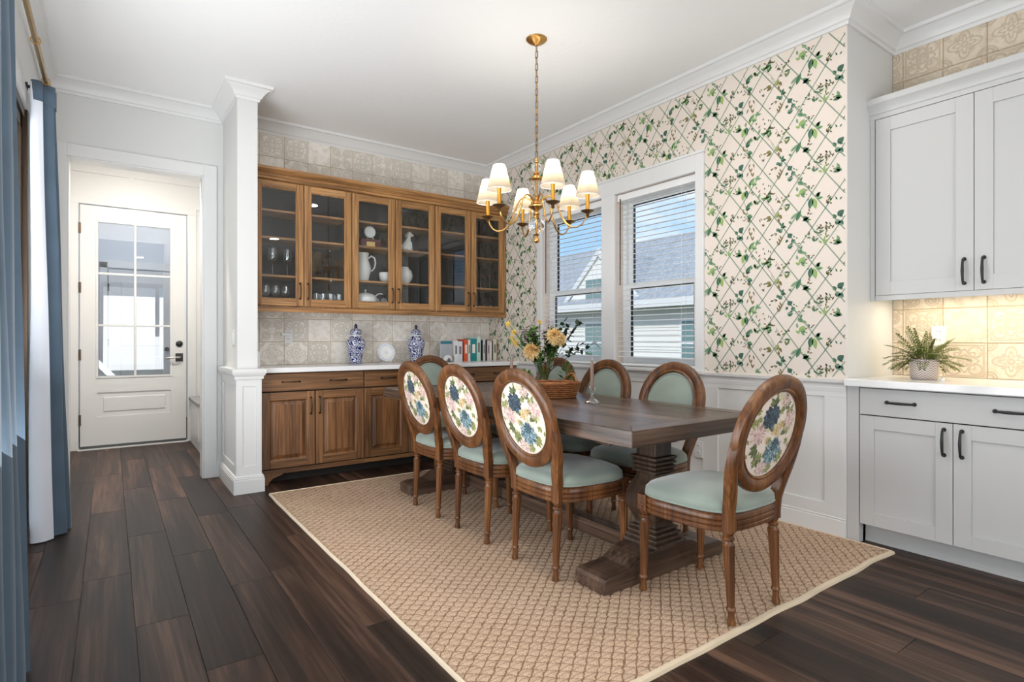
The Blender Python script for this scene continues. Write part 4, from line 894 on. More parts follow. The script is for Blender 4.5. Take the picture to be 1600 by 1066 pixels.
    olive = [srgb(118, 126, 70), srgb(156, 158, 98)]; dkg = [srgb(74, 86, 50), srgb(104, 112, 68)]; pale = [srgb(196, 192, 150), srgb(214, 206, 170)]
    for i in range(46):                                  # scattered leaf sprays covering the ground
        a = fr2.uniform(0, 2*PI); q_ = math.sqrt(fr2.uniform(.02, .9)); u, v = iw*q_*math.cos(a), ih*q_*math.sin(a)
        sprig(u, v, fr2.uniform(0, 2*PI), fr2.choice([3, 3, 5]), fr2.uniform(.022, .038), fr2.choice([olive, pale, dkg, olive]))
    for (u, v, an, n, L) in ((-.03, .125, 1.8, 5, .046), (.05, .115, .9, 5, .052), (.10, .09, .4, 3, .04), (-.09, -.05, 3.6, 5, .05), (-.06, -.09, 4.2, 5, .052), (.02, -.125, 4.9, 4, .045), (.085, -.095, 5.4, 4, .045), (.075, .02, .4, 3, .045), (-.11, .04, 2.6, 3, .04), (-.0, -.02, 3.6, 3, .04)):
        sprig(u, v, an, n, L, olive if n != 5 else dkg)
    def bloom(u, v, R, cols, rings_, e, seed, n0=13, wd=.36, jit=.1):
        q = random.Random(seed)
        for k_ in range(rings_):
            rr = R*(1-k_/rings_); n = max(5, int(n0*(1-k_/rings_*.55)))
            for i in range(n):
                a = 2*PI*(i+.5*(k_ % 2))/n + q.uniform(-jit, jit); L = R*.46*q.uniform(.8, 1.15)
                c1 = cols[q.randrange(len(cols))]; c2 = cols[q.randrange(len(cols))]
                petal(u+(rr-L)*math.cos(a), v+(rr-L)*math.sin(a)*.9, a+q.uniform(-jit, jit)*2, L, L*wd, c1, c2, e+.00012*k_)
    pink = [srgb(216, 188, 178), srgb(196, 160, 154), srgb(230, 208, 198), srgb(226, 204, 192), srgb(174, 134, 134)]
    bloom(-.10, .01, .058, pink, 5, .0002, 1, 20, .2, .25); bloom(.11, .05, .05, pink, 5, .0002, 2, 18, .22, .25); bloom(-.02, -.14, .045, pink, 4, .0002, 3, 18, .22, .25); bloom(.05, .135, .035, pink, 4, .0002, 8, 16, .22, .25); None
    yel = [srgb(198, 164, 98), srgb(220, 192, 132), srgb(176, 140, 76)]
    bloom(.015, .02, .03, yel, 3, .0004, 4, 9, .3, .3); bloom(.052, .035, .024, yel, 3, .0004, 5, 9, .3, .3); bloom(-.03, -.02, .018, yel, 3, .0004, 14, 8, .3, .3)
    blue = [srgb(28, 42, 56), srgb(46, 70, 88), srgb(18, 28, 40), srgb(82, 110, 126), srgb(34, 54, 72)]
    bloom(-.035, .075, .058, blue, 6, .0007, 6, 13, .42, .2); bloom(-.055, .06, .034, blue, 4, .0015, 15, 9, .4, .3); bloom(-.018, .092, .03, blue, 4, .0015, 16, 9, .4, .3)
    teal = [srgb(132, 162, 172), srgb(80, 112, 126), srgb(178, 198, 202), srgb(52, 80, 92), srgb(108, 140, 150)]
    bloom(.03, -.072, .066, teal, 8, .0007, 7, 18, .28, .15); bloom(.035, -.045, .032, [srgb(30, 52, 62), srgb(56, 84, 94), srgb(80, 110, 120)], 4, .0017, 9, 11, .34, .2)
    obj('floral_motifs', fb.mesh('floral_motifs', MT['floral'], None, False), None, bp, kind='stuff')
    return t
ch0 = make_chair('oval-back dining chair at the head of the table by the white cabinets')
ch0.location = (2.155, 1.512, .0125)
side = [(1.885, 2.182, -PI/2, 'oval-back dining chair on the curtain side of the table, closest to the head chair'), (1.885, 2.77, -PI/2, 'oval-back dining chair in the middle of the curtain side of the table'), (1.885, 3.338, -PI/2, 'oval-back dining chair on the curtain side of the table, closest to the buffet'),
        (2.50, 2.23, PI/2, 'oval-back dining chair on the window side of the table, closest to the head chair'), (2.50, 2.80, PI/2, 'oval-back dining chair in the middle of the window side of the table'), (2.50, 3.34, PI/2, 'oval-back dining chair on the window side of the table, closest to the buffet'),
        (2.29, 4.145, PI, 'oval-back dining chair at the buffet end of the table')]
for x, y, rz, lb in side: dup(ch0, (x+(.012 if rz < 0 else 0), y, .0125), rz, lb)

# ------------------------------------------------------------------ table
TX0, TX1, TY0, TY1, TZ0, TZ1 = 1.71, 2.67, 1.565, 4.10, .696, .766
tb = thing('dining_table', 'brown wooden trestle dining table with plank top', 'table', (2.19, 2.8325, 0))
hx, hy = (TX1-TX0)/2, (TY1-TY0)/2; bw = .10
for sx_ in (-1, 1):
    o_ = [(sx_*hx, -hy), (sx_*hx, hy), (sx_*(hx-bw), hy-bw), (sx_*(hx-bw), -hy+bw)]
    obj('border_board', MB().prism(o_, 2, TZ0, TZ1), MT['table_y'], tb, bevel=.003)
for sy_ in (-1, 1):
    o_ = [(-hx+.0005, sy_*hy), (hx-.0005, sy_*hy), (hx-bw-.0005, sy_*(hy-bw)), (-hx+bw+.0005, sy_*(hy-bw))]
    obj('border_board', MB().prism(o_, 2, TZ0, TZ1), MT['table_x'], tb, bevel=.003)
npl = 6; pw_ = 2*(hx-bw)/npl
for i in range(npl): obj('top_plank', MB().box(-hx+bw+i*pw_+.0006, -hx+bw+(i+1)*pw_-.0006, -hy+bw+.0006, hy-bw-.0006, TZ0+.03, TZ1-.0012), MT['table_y'], tb, bevel=.0015)
for sy_ in (-1, 1):
    py = sy_*.97
    f = []
    up = [(-.435, 0), (-.435, .055), (-.425, .068), (-.40, .075), (-.30, .078), (-.265, .082), (-.22, .105), (-.185, .124), (-.15, .130)]
    pts = up + [(-a, z) for a, z in reversed(up)]
    ft = obj('trestle_foot', MB().prism(pts, 1, py-.095, py+.095), MT['table_x'], tb, (0, 0, .012), bevel=.006)
    pr_ = [(.105, .142), (.105, .158), (.090, .162), (.098, .170), (.098, .180), (.082, .185), (.092, .193), (.092, .203), (.074, .208), (.084, .215), (.084, .224), (.064, .230), (.066, .25), (.080, .28), (.094, .315), (.100, .35), (.096, .385), (.082, .425), (.064, .46), (.056, .482), (.074, .487), (.074, .498), (.062, .503), (.076, .509), (.076, .520), (.063, .525), (.078, .531), (.078, .542), (.065, .547), (.080, .553), (.080, .566), (.060, .570), (.060, .696)]
    obj('trestle_post', MB().lathe(pr_, 4, sq=True), MT['table_z'], tb, (0, py, 0), bevel=.003)
    obj('post_cleat', MB().box(-.36, .36, py-.05, py+.05, .655, TZ0), MT['table_z'], tb, bevel=.004)
obj('stretcher', MB().box(-.045, .045, -.875, .875, .062, .142), MT['table_y'], tb, bevel=.004)

# ------------------------------------------------------------------ rug
RX0, RX1, RY0, RY1 = .945, 3.385, 1.272, 4.375
rgt = thing('area_rug', 'woven natural jute rug with diamond weave under the dining table', 'rug', (RX0, RY0, 0))
LX, LY = RX1-RX0, RY1-RY0; st = .0092; nx, ny = int(LX/st), int(LY/st)
def edge(x, y):
    return x + .006*mnoise.noise(Vector((y*3.1, 5, 0)))*max(0, 1-x/.5) , y + .010*mnoise.noise(Vector((x*4.3, 1, 7)))*max(0, 1-y/.5)
vs_ = []
for j in range(ny+1):
    for i in range(nx+1):
        x, y = LX*i/nx, LY*j/ny
        u_ = x/RA+y/RB; w_ = x/RA-y/RB
        e_ = max(abs(u_ % 1-.5), abs(w_ % 1-.5)); h_ = .0115-.005*max(0, (e_-.28)/.22)
        X, Y = edge(x, y); vs_.append((X, Y, h_))
fs = [(j*(nx+1)+i, j*(nx+1)+i+1, (j+1)*(nx+1)+i+1, (j+1)*(nx+1)+i) for j in range(ny) for i in range(nx)]
me = bpy.data.meshes.new('rug_weave'); me.from_pydata(vs_, [], fs); me.materials.append(MT['jute']); me.shade_smooth()
obj('rug_weave', me, None, rgt)
def bind(pts, w):
    b = MB(); n = len(pts); rings = []
    for i, p in enumerate(pts):
        a = Vector(pts[max(0, i-1)]); c = Vector(pts[min(n-1, i+1)]); t2 = (c-a).normalized(); nn = Vector((t2.y, -t2.x)); p = Vector(p)
        rings.append([(p.x+nn.x*q, p.y+nn.y*q, z) for q, z in ((-.012*w/.024, .0005), (-.014*w/.024, .011), (-.006*w/.024, .0145), (w-.004, .012), (w, .0005))])
    return b.loft(rings)
obj('edge_binding', bind([edge(x*LX/40, 0) for x in range(41)], .016), MT['binding'], rgt, smooth=50)
obj('edge_binding', bind([edge(0, LY-y*LY/40) for y in range(41)], .008), MT['binding'], rgt, smooth=50)
obj('edge_binding', bind([(LX-x*LX/40, LY) for x in range(41)], .010), MT['binding'], rgt, smooth=50)
obj('edge_binding', bind([(LX, y*LY/40) for y in range(41)], .008), MT['binding'], rgt, smooth=50)
# ------------------------------------------------------------------ pixel to place helpers (1600x1066 photograph)
Fv = Vector((math.sin(YAW), math.cos(YAW), 0)); Rv = Vector((math.cos(YAW), -math.sin(YAW), 0))
def ray(u, v): return Fv + Rv*((u-800)/FPX) + Vector((0, 0, 1))*(-(v-531)/FPX)
def at_y(u, v, Y): d = ray(u, v); return Vector((0, 0, CAM_H)) + d*(Y/d.y)
def at_x(u, v, X): d = ray(u, v); return Vector((0, 0, CAM_H)) + d*(X/d.x)
def single(name, mb, mat, loc, label, cat, rz=0, group=None, smooth=None, bevel=0, **k):
    return tag(obj(name, mb, mat, None, loc, (0, 0, rz), smooth, bevel, **k), label, cat, group)

# ------------------------------------------------------------------ chandelier
cx_, cy_ = 2.187, 2.80
chn = thing('chandelier', 'antique brass chandelier with six shaded candle arms and crystal balls', 'chandelier', (cx_, cy_, 0))
obj('ceiling_canopy', MB().lathe([(.066, CZ), (.066, CZ-.006), (.060, CZ-.012), (.040, CZ-.026), (.016, CZ-.034), (.010, CZ-.042), (.0, CZ-.042)], 28), MT['brass'], chn, smooth=40)
lk = []
for i in range(18):
    a = 2*PI*i/18; lk.append((.0085*math.cos(a), 0, .0085*math.sin(a)+(.014 if math.sin(a) >= 0 else -.014)))
lm = MB().tube(lk, .0026, 6, True).mesh('chain_link', MT['dark_brass'], 60)
z = CZ-.058; k_ = 0
while z > 2.275:
    obj('chain_link', lm, None, chn, (0, 0, z), (0, 0, PI/2*(k_ % 2)+.5)); z -= .0395; k_ += 1
obj('wire', MB().tube([(.004, 0, CZ-.04), (.003, .002, 2.6), (.003, 0, 2.27)], .0018, 5), MT['dark_brass'], chn)
obj('centre_rod', MB().lathe([(.006, 1.77), (.006, 2.26)], 10), MT['brass'], chn, smooth=60)
obj('top_loop', MB().lathe([(.004, 2.285), (.011, 2.28), (.013, 2.272), (.008, 2.262), (.014, 2.256), (.014, 2.25), (.006, 2.247)], 16), MT['brass'], chn, smooth=50)
obj('crystal_ball', MB().sphere((0, 0, 2.220), .030, 24, 14), MT['crystal'], chn, smooth=180)
obj('brass_collar', MB().lathe([(.008, 2.195), (.018, 2.19), (.022, 2.18), (.014, 2.172), (.014, 2.168), (.036, 2.160), (.038, 2.154), (.038, 2.144), (.030, 2.138), (.008, 2.136)], 22), MT['brass'], chn, smooth=35)
obj('crystal_vase', MB().lathe([(.034, 2.139), (.034, 2.134), (.028, 2.10), (.018, 2.06), (.014, 2.036)], 22), MT['crystal'], chn, smooth=60)
obj('hub', MB().lathe([(.010, 2.040), (.016, 2.034), (.016, 2.022), (.012, 2.016), (.022, 2.008), (.026, 1.995), (.018, 1.984), (.048, 1.978), (.050, 1.970), (.030, 1.960), (.016, 1.950), (.010, 1.942), (.020, 1.935), (.022, 1.926), (.014, 1.916), (.020, 1.910), (.016, 1.902)], 24), MT['brass'], chn, smooth=35)
obj('crystal_ball', MB().sphere((0, 0, 1.852), .054, 28, 16), MT['crystal'], chn, smooth=180)
obj('finial', MB().lathe([(.012, 1.802), (.020, 1.798), (.010, 1.786), (.008, 1.780), (.016, 1.774), (.020, 1.762), (.016, 1.750), (.004, 1.744)], 18), MT['brass'], chn, smooth=45)
AR = .322; BZ = 1.925
arm_pts = [(.022, 2.002), (.040, 2.020), (.062, 2.034), (.086, 2.036), (.108, 2.022), (.126, 1.992), (.142, 1.950), (.162, 1.900), (.188, 1.858), (.222, 1.834), (.258, 1.832), (.288, 1.848), (.308, 1.876), (.318, 1.905), (AR, BZ)]
for i in range(6):
    a = math.radians(9+60*i); R_ = Matrix.Rotation(a, 4, 'Z')
    arm = obj('arm', MB().tube([R_ @ Vector((r, 0, z)) for r, z in arm_pts], [.0055+.0012*math.sin(q) for q in range(15)], 8), MT['brass'], chn, smooth=60)
    c = R_ @ Vector((AR, 0, 0))
    obj('arm_bead', MB().sphere(R_ @ Vector((.137, 0, 1.965)), .0095, 10, 6), MT['brass'], arm, smooth=60)
    obj('bobeche', MB().lathe([(.006, BZ-.035), (.012, BZ-.028), (.008, BZ-.020), (.014, BZ-.012), (.036, BZ-.002), (.042, BZ+.004), (.034, BZ+.004), (.012, BZ+.002)], 20, c=c), MT['dark_brass'], arm, smooth=40)
    obj('candle_sleeve', MB().lathe([(.0115, BZ+.002), (.0115, BZ+.098), (.013, BZ+.100), (.013, BZ+.106), (.007, BZ+.108)], 14, c=c), MT['sleeve'], arm, smooth=40)
    obj('bulb', MB().lathe([(.006, BZ+.108), (.010, BZ+.125), (.011, BZ+.14), (.006, BZ+.165), (.001, BZ+.178)], 12, c=c), MT['bulb'], arm, smooth=60)
    sh = MB().lathe([(.074, BZ+.095), (.0365, BZ+.240)], 28, c=c, cap=False); obj('lamp_shade', sh, MT['shade'], arm, smooth=60)
    for r_, z_ in ((.074, BZ+.095), (.0365, BZ+.240)): obj('shade_rim', MB().tube([Vector((c.x+r_*math.cos(2*PI*q/28), c.y+r_*math.sin(2*PI*q/28), z_)) for q in range(28)], .0016, 5, True), MT['lining'], arm, smooth=60)
    light('candle_glow', 'POINT', 2.3, (c.x, c.y, BZ+.19), (0, 0, 0), (1, .92, .80), .02, parent=arm)

# ------------------------------------------------------------------ curtains
def curtain(name, label, top, bot, z1, near):
    """top / bot: lists of plan points (x, y); the cloth hangs between them"""
    t = thing(name, label, 'curtain', (0, 0, 0), 0, 'blue curtains on the brass rod')
    n = len(top); NZ = 14
    def sm(pts, m=5):
        out = []
        for i in range(len(pts)-1):
            p0 = Vector(pts[max(0, i-1)]); p1 = Vector(pts[i]); p2 = Vector(pts[i+1]); p3 = Vector(pts[min(len(pts)-1, i+2)])
            for k in range(m):
                s = k/m; out.append(.5*((2*p1)+(p2-p0)*s+(2*p0-5*p1+4*p2-p3)*s*s+(3*p1-p0-3*p2+p3)*s**3))
        out.append(Vector(pts[-1])); return out
    T, B_ = sm(top), sm(bot); m = len(T)
    def sheet(off):
        rows = []
        for k in range(NZ+1):
            f = k/NZ; z = z1*(1-f)+.006*f; row = []
            for i in range(m):
                p = T[i].lerp(B_[i], f**1.15)
                a = T[max(0, i-1)].lerp(B_[max(0, i-1)], f); c = T[min(m-1, i+1)].lerp(B_[min(m-1, i+1)], f); d = (c-a).normalized(); nn = Vector((d.y, -d.x))
                w = .004*math.sin(f*9+i*.4)
                row.append((p.x+nn.x*(off+w), p.y+nn.y*(off+w), z))
            rows.append(row)
        vs_ = [p for r in rows for p in r]; fs = [(k*m+i, k*m+i+1, (k+1)*m+i+1, (k+1)*m+i) for k in range(NZ) for i in range(m-1)]
        return vs_, fs
    a = sheet(.0); b_ = sheet(-.004)
    obj('curtain_cloth', MB().add(*a), MT['curtain'], t, smooth=180); obj('curtain_lining', MB().add(*b_), MT['lining'], t, smooth=180)
    hd = MB(); n_ = len(T)
    rows = [[(p.x+.0, p.y, z) for p in T] for z in (z1-.10, z1+.012)]
    hd.add([q for r in rows for q in r], [(i, i+1, n_+i+1, n_+i) for i in range(n_-1)]); o = obj('curtain_heading', hd, MT['curtain'], t, smooth=180)
    s_ = o.modifiers.new('thick', 'SOLIDIFY'); s_.thickness = .010; s_.offset = 0
    return t
curtain('curtain', 'blue curtain with white lining drawn back beside the hall opening',
        [(-.312, 4.118), (-.335, 4.105), (-.357, 4.115), (-.335, 4.15), (-.285, 4.165), (-.262, 4.18), (-.285, 4.205), (-.31, 4.22), (-.285, 4.24), (-.262, 4.258), (-.30, 4.28)],
        [(-.262, 4.12), (-.31, 4.085), (-.362, 4.09), (-.34, 4.15), (-.26, 4.165), (-.205, 4.20), (-.25, 4.235), (-.30, 4.245), (-.25, 4.265), (-.192, 4.29), (-.28, 4.32)], 2.575, False)
tp = []; bt = []
for i in range(15):
    y = 1.35+.083*i; s_ = (-1)**i
    tp.append((-.298+.034*s_, y)); bt.append((-.275+.055*s_, y+.004))
curtain('curtain', 'blue pleated curtain hanging closer to the rear end of the room', tp, bt, 2.575, True)
cr_ = thing('curtain_rod', 'brass curtain rod on black brackets above the sliding door', 'rod', (0, 0, 0))
obj('rod', MB().lathe([(.0125, 0), (.0125, 3.55)], 14).xf(Matrix.Translation((-.298, 4.30, 2.605)) @ Matrix.Rotation(PI/2, 4, 'X')), MT['rod'], cr_, smooth=60)
obj('finial', MB().sphere((-.298, 4.315, 2.605), .02), MT['rod'], cr_, smooth=60)
for y in (4.275, 3.15, .85):
    obj('bracket', MB().tube([(XL+.0, y, 2.60), (-.298, y, 2.603)], .0085, 8).lathe([(.026, 0), (.026, .01), (.012, .014)], 16, c=(0, 0, 0)).xf(Matrix.Identity(4)) if 0 else MB().tube([(XL+.002, y, 2.60), (XL+.012, y, 2.60), (XL+.013, y, 2.60), (-.29, y, 2.60)], [.024, .024, .0095, .0085], 12).tube([(-.298, y+.0, 2.585), (-.285, y, 2.59), (-.282, y, 2.605), (-.29, y, 2.62), (-.30, y, 2.622)], .005, 6), MT['black'], cr_, smooth=50)
for y in (3.05, 3.6, 4.14, 4.22, 2.5, 2.2): obj('curtain_ring', MB().tube([(-.298+.019*math.cos(2*PI*q/16), y, 2.603+.019*math.sin(2*PI*q/16)) for q in range(16)], .003, 6, True), MT['brass'], cr_, smooth=60)

# ------------------------------------------------------------------ on the buffet worktop
CT = .914
def ginger(u, label):
    p = at_y(u, 540, 5.04); t = thing('ginger_jar', label, 'jar', (p.x, 5.04, CT), 0, 'ginger jars on the buffet')
    obj('jar_body', MB().lathe([(.056, 0), (.060, .006), (.054, .014), (.058, .05), (.072, .11), (.084, .165), (.086, .195), (.076, .225), (.054, .242), (.050, .252), (.052, .262)], 32), MT['ginger'], t, smooth=50)
    ld = obj('jar_lid', MB().lathe([(.060, .256), (.062, .262), (.052, .266), (.053, .290), (.046, .310), (.024, .324), (.010, .330)], 32), MT['ginger_lid'], t, smooth=40)
    obj('lid_rim', MB().tube([(.0615*math.cos(2*PI*q/32), .0615*math.sin(2*PI*q/32), .260) for q in range(32)], .004, 6, True), MT['porcelain'], ld, smooth=60)
    obj('lid_finial', MB().lathe([(.010, .328), (.016, .338), (.013, .352), (.004, .366)], 16), MT['cobalt'], ld, smooth=60)
ginger(556, 'blue and white lidded ginger jar farther from the row of books'); ginger(650, 'blue and white lidded ginger jar closer to the row of books')
p = at_y(603, 550, 5.07)
t = thing('display_plate', 'blue and white transferware plate on a small stand between the ginger jars', 'plate', (p.x, 5.07, CT))
Mx = Matrix.Translation((0, 0, .098)) @ Matrix.Rotation(math.radians(76), 4, 'X')
pl = obj('plate', MB().lathe([(.0, 0), (.05, 0), (.058, .004), (.088, .010), (.088, .014), (.056, .009), (.0, .006)], 36).xf(Mx), MT['porcelain'], t, smooth=50)
obj('plate_print', MB().lathe([(.0, .0066), (.050, .0068), (.0505, .0066)], 30).xf(Mx).lathe([(.066, .0), (.085, .0)], 1) if 0 else MB().lathe([(.001, .0068), (.048, .0072), (.048, .0066)], 30).loft([[(.062*math.cos(2*PI*q/30), .062*math.sin(2*PI*q/30), .0108) for q in range(30)], [(.086*math.cos(2*PI*q/30), .086*math.sin(2*PI*q/30), .0146) for q in range(30)]], False).xf(Mx), MT['plate_print'], pl, smooth=60)
obj('plate_stand', MB().tube([(-.04, -.05, .022), (-.04, -.045, .006), (-.04, .06, .004), (-.03, .05, .10)], .003, 6).tube([(.04, -.05, .022), (.04, -.045, .006), (.04, .06, .004), (.03, .05, .10)], .003, 6).tube([(-.04, .03, .004), (.04, .03, .004)], .003, 6), MT['porcelain'], t, smooth=60)
# books : spine edges in the photograph and top heights
bk = [(709.5, 715.5, .214, (226, 228, 228), 'white hardback'), (715.5, 722.5, .205, (214, 220, 226), 'pale blue-white paperback'), (725, 731, .226, (210, 92, 56), 'orange-red hardback'), (731.2, 735, .222, (230, 230, 226), 'thin white book beside the orange one'), (735.4, 744.5, .232, (22, 136, 142), 'teal hardback'),
      (745, 751, .252, (196, 222, 210), 'tall pale mint book'), (752.5, 754.2, .215, (24, 24, 28), 'thin black book beside the mint one'), (754.6, 758.2, .224, (206, 206, 210), 'light grey book'), (758.6, 760.8, .215, (28, 26, 30), 'thin black book between two pale ones'), (761.2, 765.2, .212, (216, 196, 198), 'pale pink book'), (765.6, 768.2, .206, (226, 226, 220), 'slim ivory book'), (768.6, 770, .21, (30, 44, 42), 'very thin dark green book'), (770.4, 776, .228, (216, 206, 184), 'cream book at the end of the row')]
ang = 0
def book(x0, x1, h, col, label, ang_=0, dep=.15):
    t = thing('book', label + ' standing on the buffet', 'book', ((x0+x1)/2, 5.035, CT), ang_, 'row of books on the buffet')
    w = (x1-x0)/2-.0008; cm = paint('cover_%d_%d_%d' % col, srgb(*col), .5)
    obj('book_cover', MB().box(-w, -w+.0025, 0, dep, 0, h).box(w-.0025, w, 0, dep, 0, h).box(-w, w, -.0025, 0, 0, h), cm, t, bevel=.0008)
    obj('pages', MB().box(-w+.0025, w-.0025, .001, dep-.004, .003, h-.004), MT['lining'], t)
    if w > .012: obj('spine_title', MB().box(-w*.5, w*.5, -.0032, -.0025, h*.35, h*.75), paint('title_%d_%d' % col[:2], srgb(*(240, 236, 226)) if sum(col) < 480 else srgb(120, 116, 112), .5), t)
xl = None
for (u0, u1, h, col, lab) in bk:
    book(at_y(u0, 540, 5.035).x, at_y(u1, 540, 5.035).x, h, col, lab)
# first book shows its cover
xa = at_y(709.5, 540, 5.035).x-.002
t = thing('book', 'grey book with a teal top band leaning cover outward at the start of the row', 'book', (xa-.075, 5.06, CT), math.radians(-8), 'row of books on the buffet')
obj('book_cover', MB().box(-.062, .062, 0, .003, 0, .214).box(-.062, .062, .017, .02, 0, .214), paint('cover_grey', srgb(168, 172, 176), .5), t, bevel=.0008)
obj('pages', MB().box(-.06, .06, .003, .017, .002, .212), MT['lining'], t); obj('cover_band', MB().box(-.062, .062, -.001, 0, .178, .206), paint('band_teal', srgb(40, 112, 128), .5), t)
t = thing('bookend', 'round white bookend with an arched opening in front of the grey book', 'bookend', (xa-.085, 5.0, CT), 0)
arc = [(.048*math.cos(PI*q/14), .006+.062*math.sin(PI*q/14)) for q in range(15)]; inn = [(.012+.022*math.cos(PI-PI*q/10), .006+.03*math.sin(PI*q/10)) for q in range(11)]
obj('bookend_body', MB().prism(arc+inn, 1, 0, .03), MT['porcelain'], t, bevel=.003); obj('bookend_base', MB().box(-.05, .05, -.005, .035, 0, .006), MT['black'], t)
single('white_canister', MB().box(-.018, .018, -.04, .04, 0, .128), MT['porcelain'], (.975, 4.96, CT), 'small white box on the buffet against the wing wall', 'box', bevel=.004)
def outlet(label, loc, rz, plug=False, kind='outlet'):
    t = thing('wall_outlet' if kind == 'outlet' else 'light_switch', label, kind, loc, rz)
    obj('cover_plate', MB().box(-.036, .036, -.006, 0, -.058, .058), MT['trim'], t, bevel=.002)
    if kind == 'outlet':
        for z in (-.025, .025):
            s = obj('socket', MB().prism([(.016*math.cos(2*PI*q/16), z+.018*math.sin(2*PI*q/16)) for q in range(16)], 1, -.0085, -.005), MT['trim'], t, bevel=.001)
            obj('slot', MB().box(-.008, -.006, -.0092, -.008, z-.004, z+.008).box(.006, .008, -.0092, -.008, z-.004, z+.007), MT['gap'], s)
    else: obj('rocker', MB().box(-.016, .016, -.010, -.005, -.032, .032), MT['trim'], t, bevel=.002)
    if plug: obj('plug_adapter', MB().box(-.07, .012, -.045, -.009, .008, .03), MT['porcelain'], t, bevel=.004)
p = at_y(451, 526, YB-.012); outlet('white outlet with a plugged-in adapter on the tiles above the buffet', (p.x, YB-.0115, p.z), 0, True)
p = at_x(1092, 702, XR-.012); outlet('white outlet on the wainscot under the window', (XR-.0125, p.y, p.z), -PI/2)
p = at_x(1467, 525, XN-.012); outlet('white outlet on the lit tiles behind the potted fern', (XN-.0115, p.y, p.z), -PI/2)
p = at_x(364, 527, .765); outlet('white light switch on the side of the wing wall', (.765, 4.72, p.z), -PI/2, False, 'switch')

# ------------------------------------------------------------------ inside the glass cabinets
CY = 5.03; FLZ = UZ0+.0065
def lathe_one(name, prof, u, z, label, cat, group, mat, seg=24, Y=CY):
    p = at_y(u, 450, Y); return single(name, MB().lathe(prof, seg), mat, (p.x, Y, z), label, cat, 0, group, smooth=50)
wine = [(.034, 0), (.034, .002), (.008, .006), (.0045, .012), (.0045, .10), (.012, .108), (.034, .122), (.045, .150), (.043, .185), (.033, .232), (.0318, .232), (.0415, .185), (.0435, .150), (.033, .124), (.010, .112), (.0, .110)]
small = [(r*.86, z*.72) for r, z in wine]
for u in (426, 449): lathe_one('wine_glass', wine, u, SH[0]+.0005, 'large clear wine glass on the shelf beside the wing wall', 'glass', 'large wine glasses', MT['stem_glass'], Y=5.02)
for u in (415, 430.5, 446.5): lathe_one('wine_glass', small, u, FLZ, 'small clear wine glass on the cabinet floor beside the wing wall', 'glass', 'small wine glasses', MT['stem_glass'], Y=5.0)
lathe_one('shot_glass', [(.018, 0), (.022, .05), (.0205, .05), (.016, .008), (0, .006)], 460.5, FLZ, 'tiny shot glass beside the small wine glasses', 'glass', None, MT['stem_glass'], Y=4.98)
tumb = [(.028, 0), (.030, .004), (.034, .115), (.0325, .115), (.0275, .008), (0, .007)]
for u in (494, 505, 517, 530): lathe_one('tumbler', tumb, u, FLZ, 'straight clear tumbler on the floor of the stemware cabinet', 'glass', 'tumblers in the stemware cabinet', MT['stem_glass'], Y=4.99)
for u in (500, 523): lathe_one('tumbler', tumb, u, FLZ, 'straight clear tumbler on the floor of the stemware cabinet', 'glass', 'tumblers in the stemware cabinet', MT['stem_glass'], Y=5.09)
# trophy box with white disc
p = at_y(578, 380, 5.0)
t = thing('award_trophy', 'burgundy award box with gold plaque and a white disc on top', 'trophy', (p.x, 5.0, SH[1]))
obj('trophy_box', MB().box(-.095, .095, -.03, .06, .001, .075), MT['burgundy'], t, bevel=.004); obj('plaque', MB().box(-.045, .035, -.036, -.03, .006, .05), MT['plate_gold'], t, bevel=.001)
obj('disc', MB().lathe([(.052, -.006), (.055, 0), (.052, .006)], 30).xf(Matrix.Translation((-.0, .0, .145)) @ Matrix.Rotation(PI/2, 4, 'X')), MT['porcelain'], t, smooth=40); obj('disc_ring', MB().tube([(.046*math.cos(2*PI*q/30), -.0075, .145+.046*math.sin(2*PI*q/30)) for q in range(30)], .003, 6, True), MT['hall_tint'], t, smooth=60)
obj('disc_stand', MB().tube([(-.035, -.012, .076), (-.02, .0, .10)], .005, 6).tube([(.035, -.012, .076), (.02, .0, .10)], .005, 6), MT['plate_gold'], t)
p = at_y(567, 420, 5.02)
t = thing('pitcher', 'tall white ceramic pitcher on the middle shelf', 'pitcher', (p.x, 5.02, SH[0]))
b = MB().lathe([(.050, .001), (.052, .008), (.060, .05), (.074, .10), (.074, .125), (.062, .165), (.050, .20), (.048, .225), (.055, .262), (.052, .262), (.045, .226), (.0, .22)], 28)
for i, (x, y, z_) in enumerate(b.v):
    if z_ > .24 and x < -.03: b.v[i] = (x-.025*(z_-.24)/.022, y*.6, z_)
obj('pitcher_body', b, MT['porcelain'], t, smooth=60)
obj('handle', MB().tube([(.050, 0, .215), (.080, 0, .240), (.112, 0, .225), (.122, 0, .18), (.112, 0, .135), (.090, 0, .105), (.072, 0, .098)], [.008, .008, .0075, .007, .0065, .006, .006], 10), MT['porcelain'], t, smooth=60)
lathe_one('bowl', [(.030, .001), (.034, .008), (.058, .03), (.066, .075), (.062, .095), (.058, .093), (.061, .073), (.052, .032), (0, .015)], 603, SH[0], 'round white bowl on the shelf beside the pitcher', 'bowl', None, MT['porcelain'])
p = at_y(571, 460, 5.0)
t = thing('tureen', 'white covered tureen on the cabinet floor under the pitcher', 'tureen', (p.x, 5.0, FLZ))
obj('tureen_body', MB().lathe([(.055, .001), (.06, .01), (.092, .035), (.108, .07), (.104, .10), (.100, .104)], 32), MT['porcelain'], t, smooth=50)
ld = obj('lid', MB().lathe([(.104, .104), (.098, .112), (.07, .130), (.03, .142), (.012, .145)], 32), MT['porcelain'], t, smooth=50); obj('knob', MB().lathe([(.006, .144), (.006, .156), (.012, .164), (.004, .174)], 14), MT['porcelain'], ld, smooth=50)
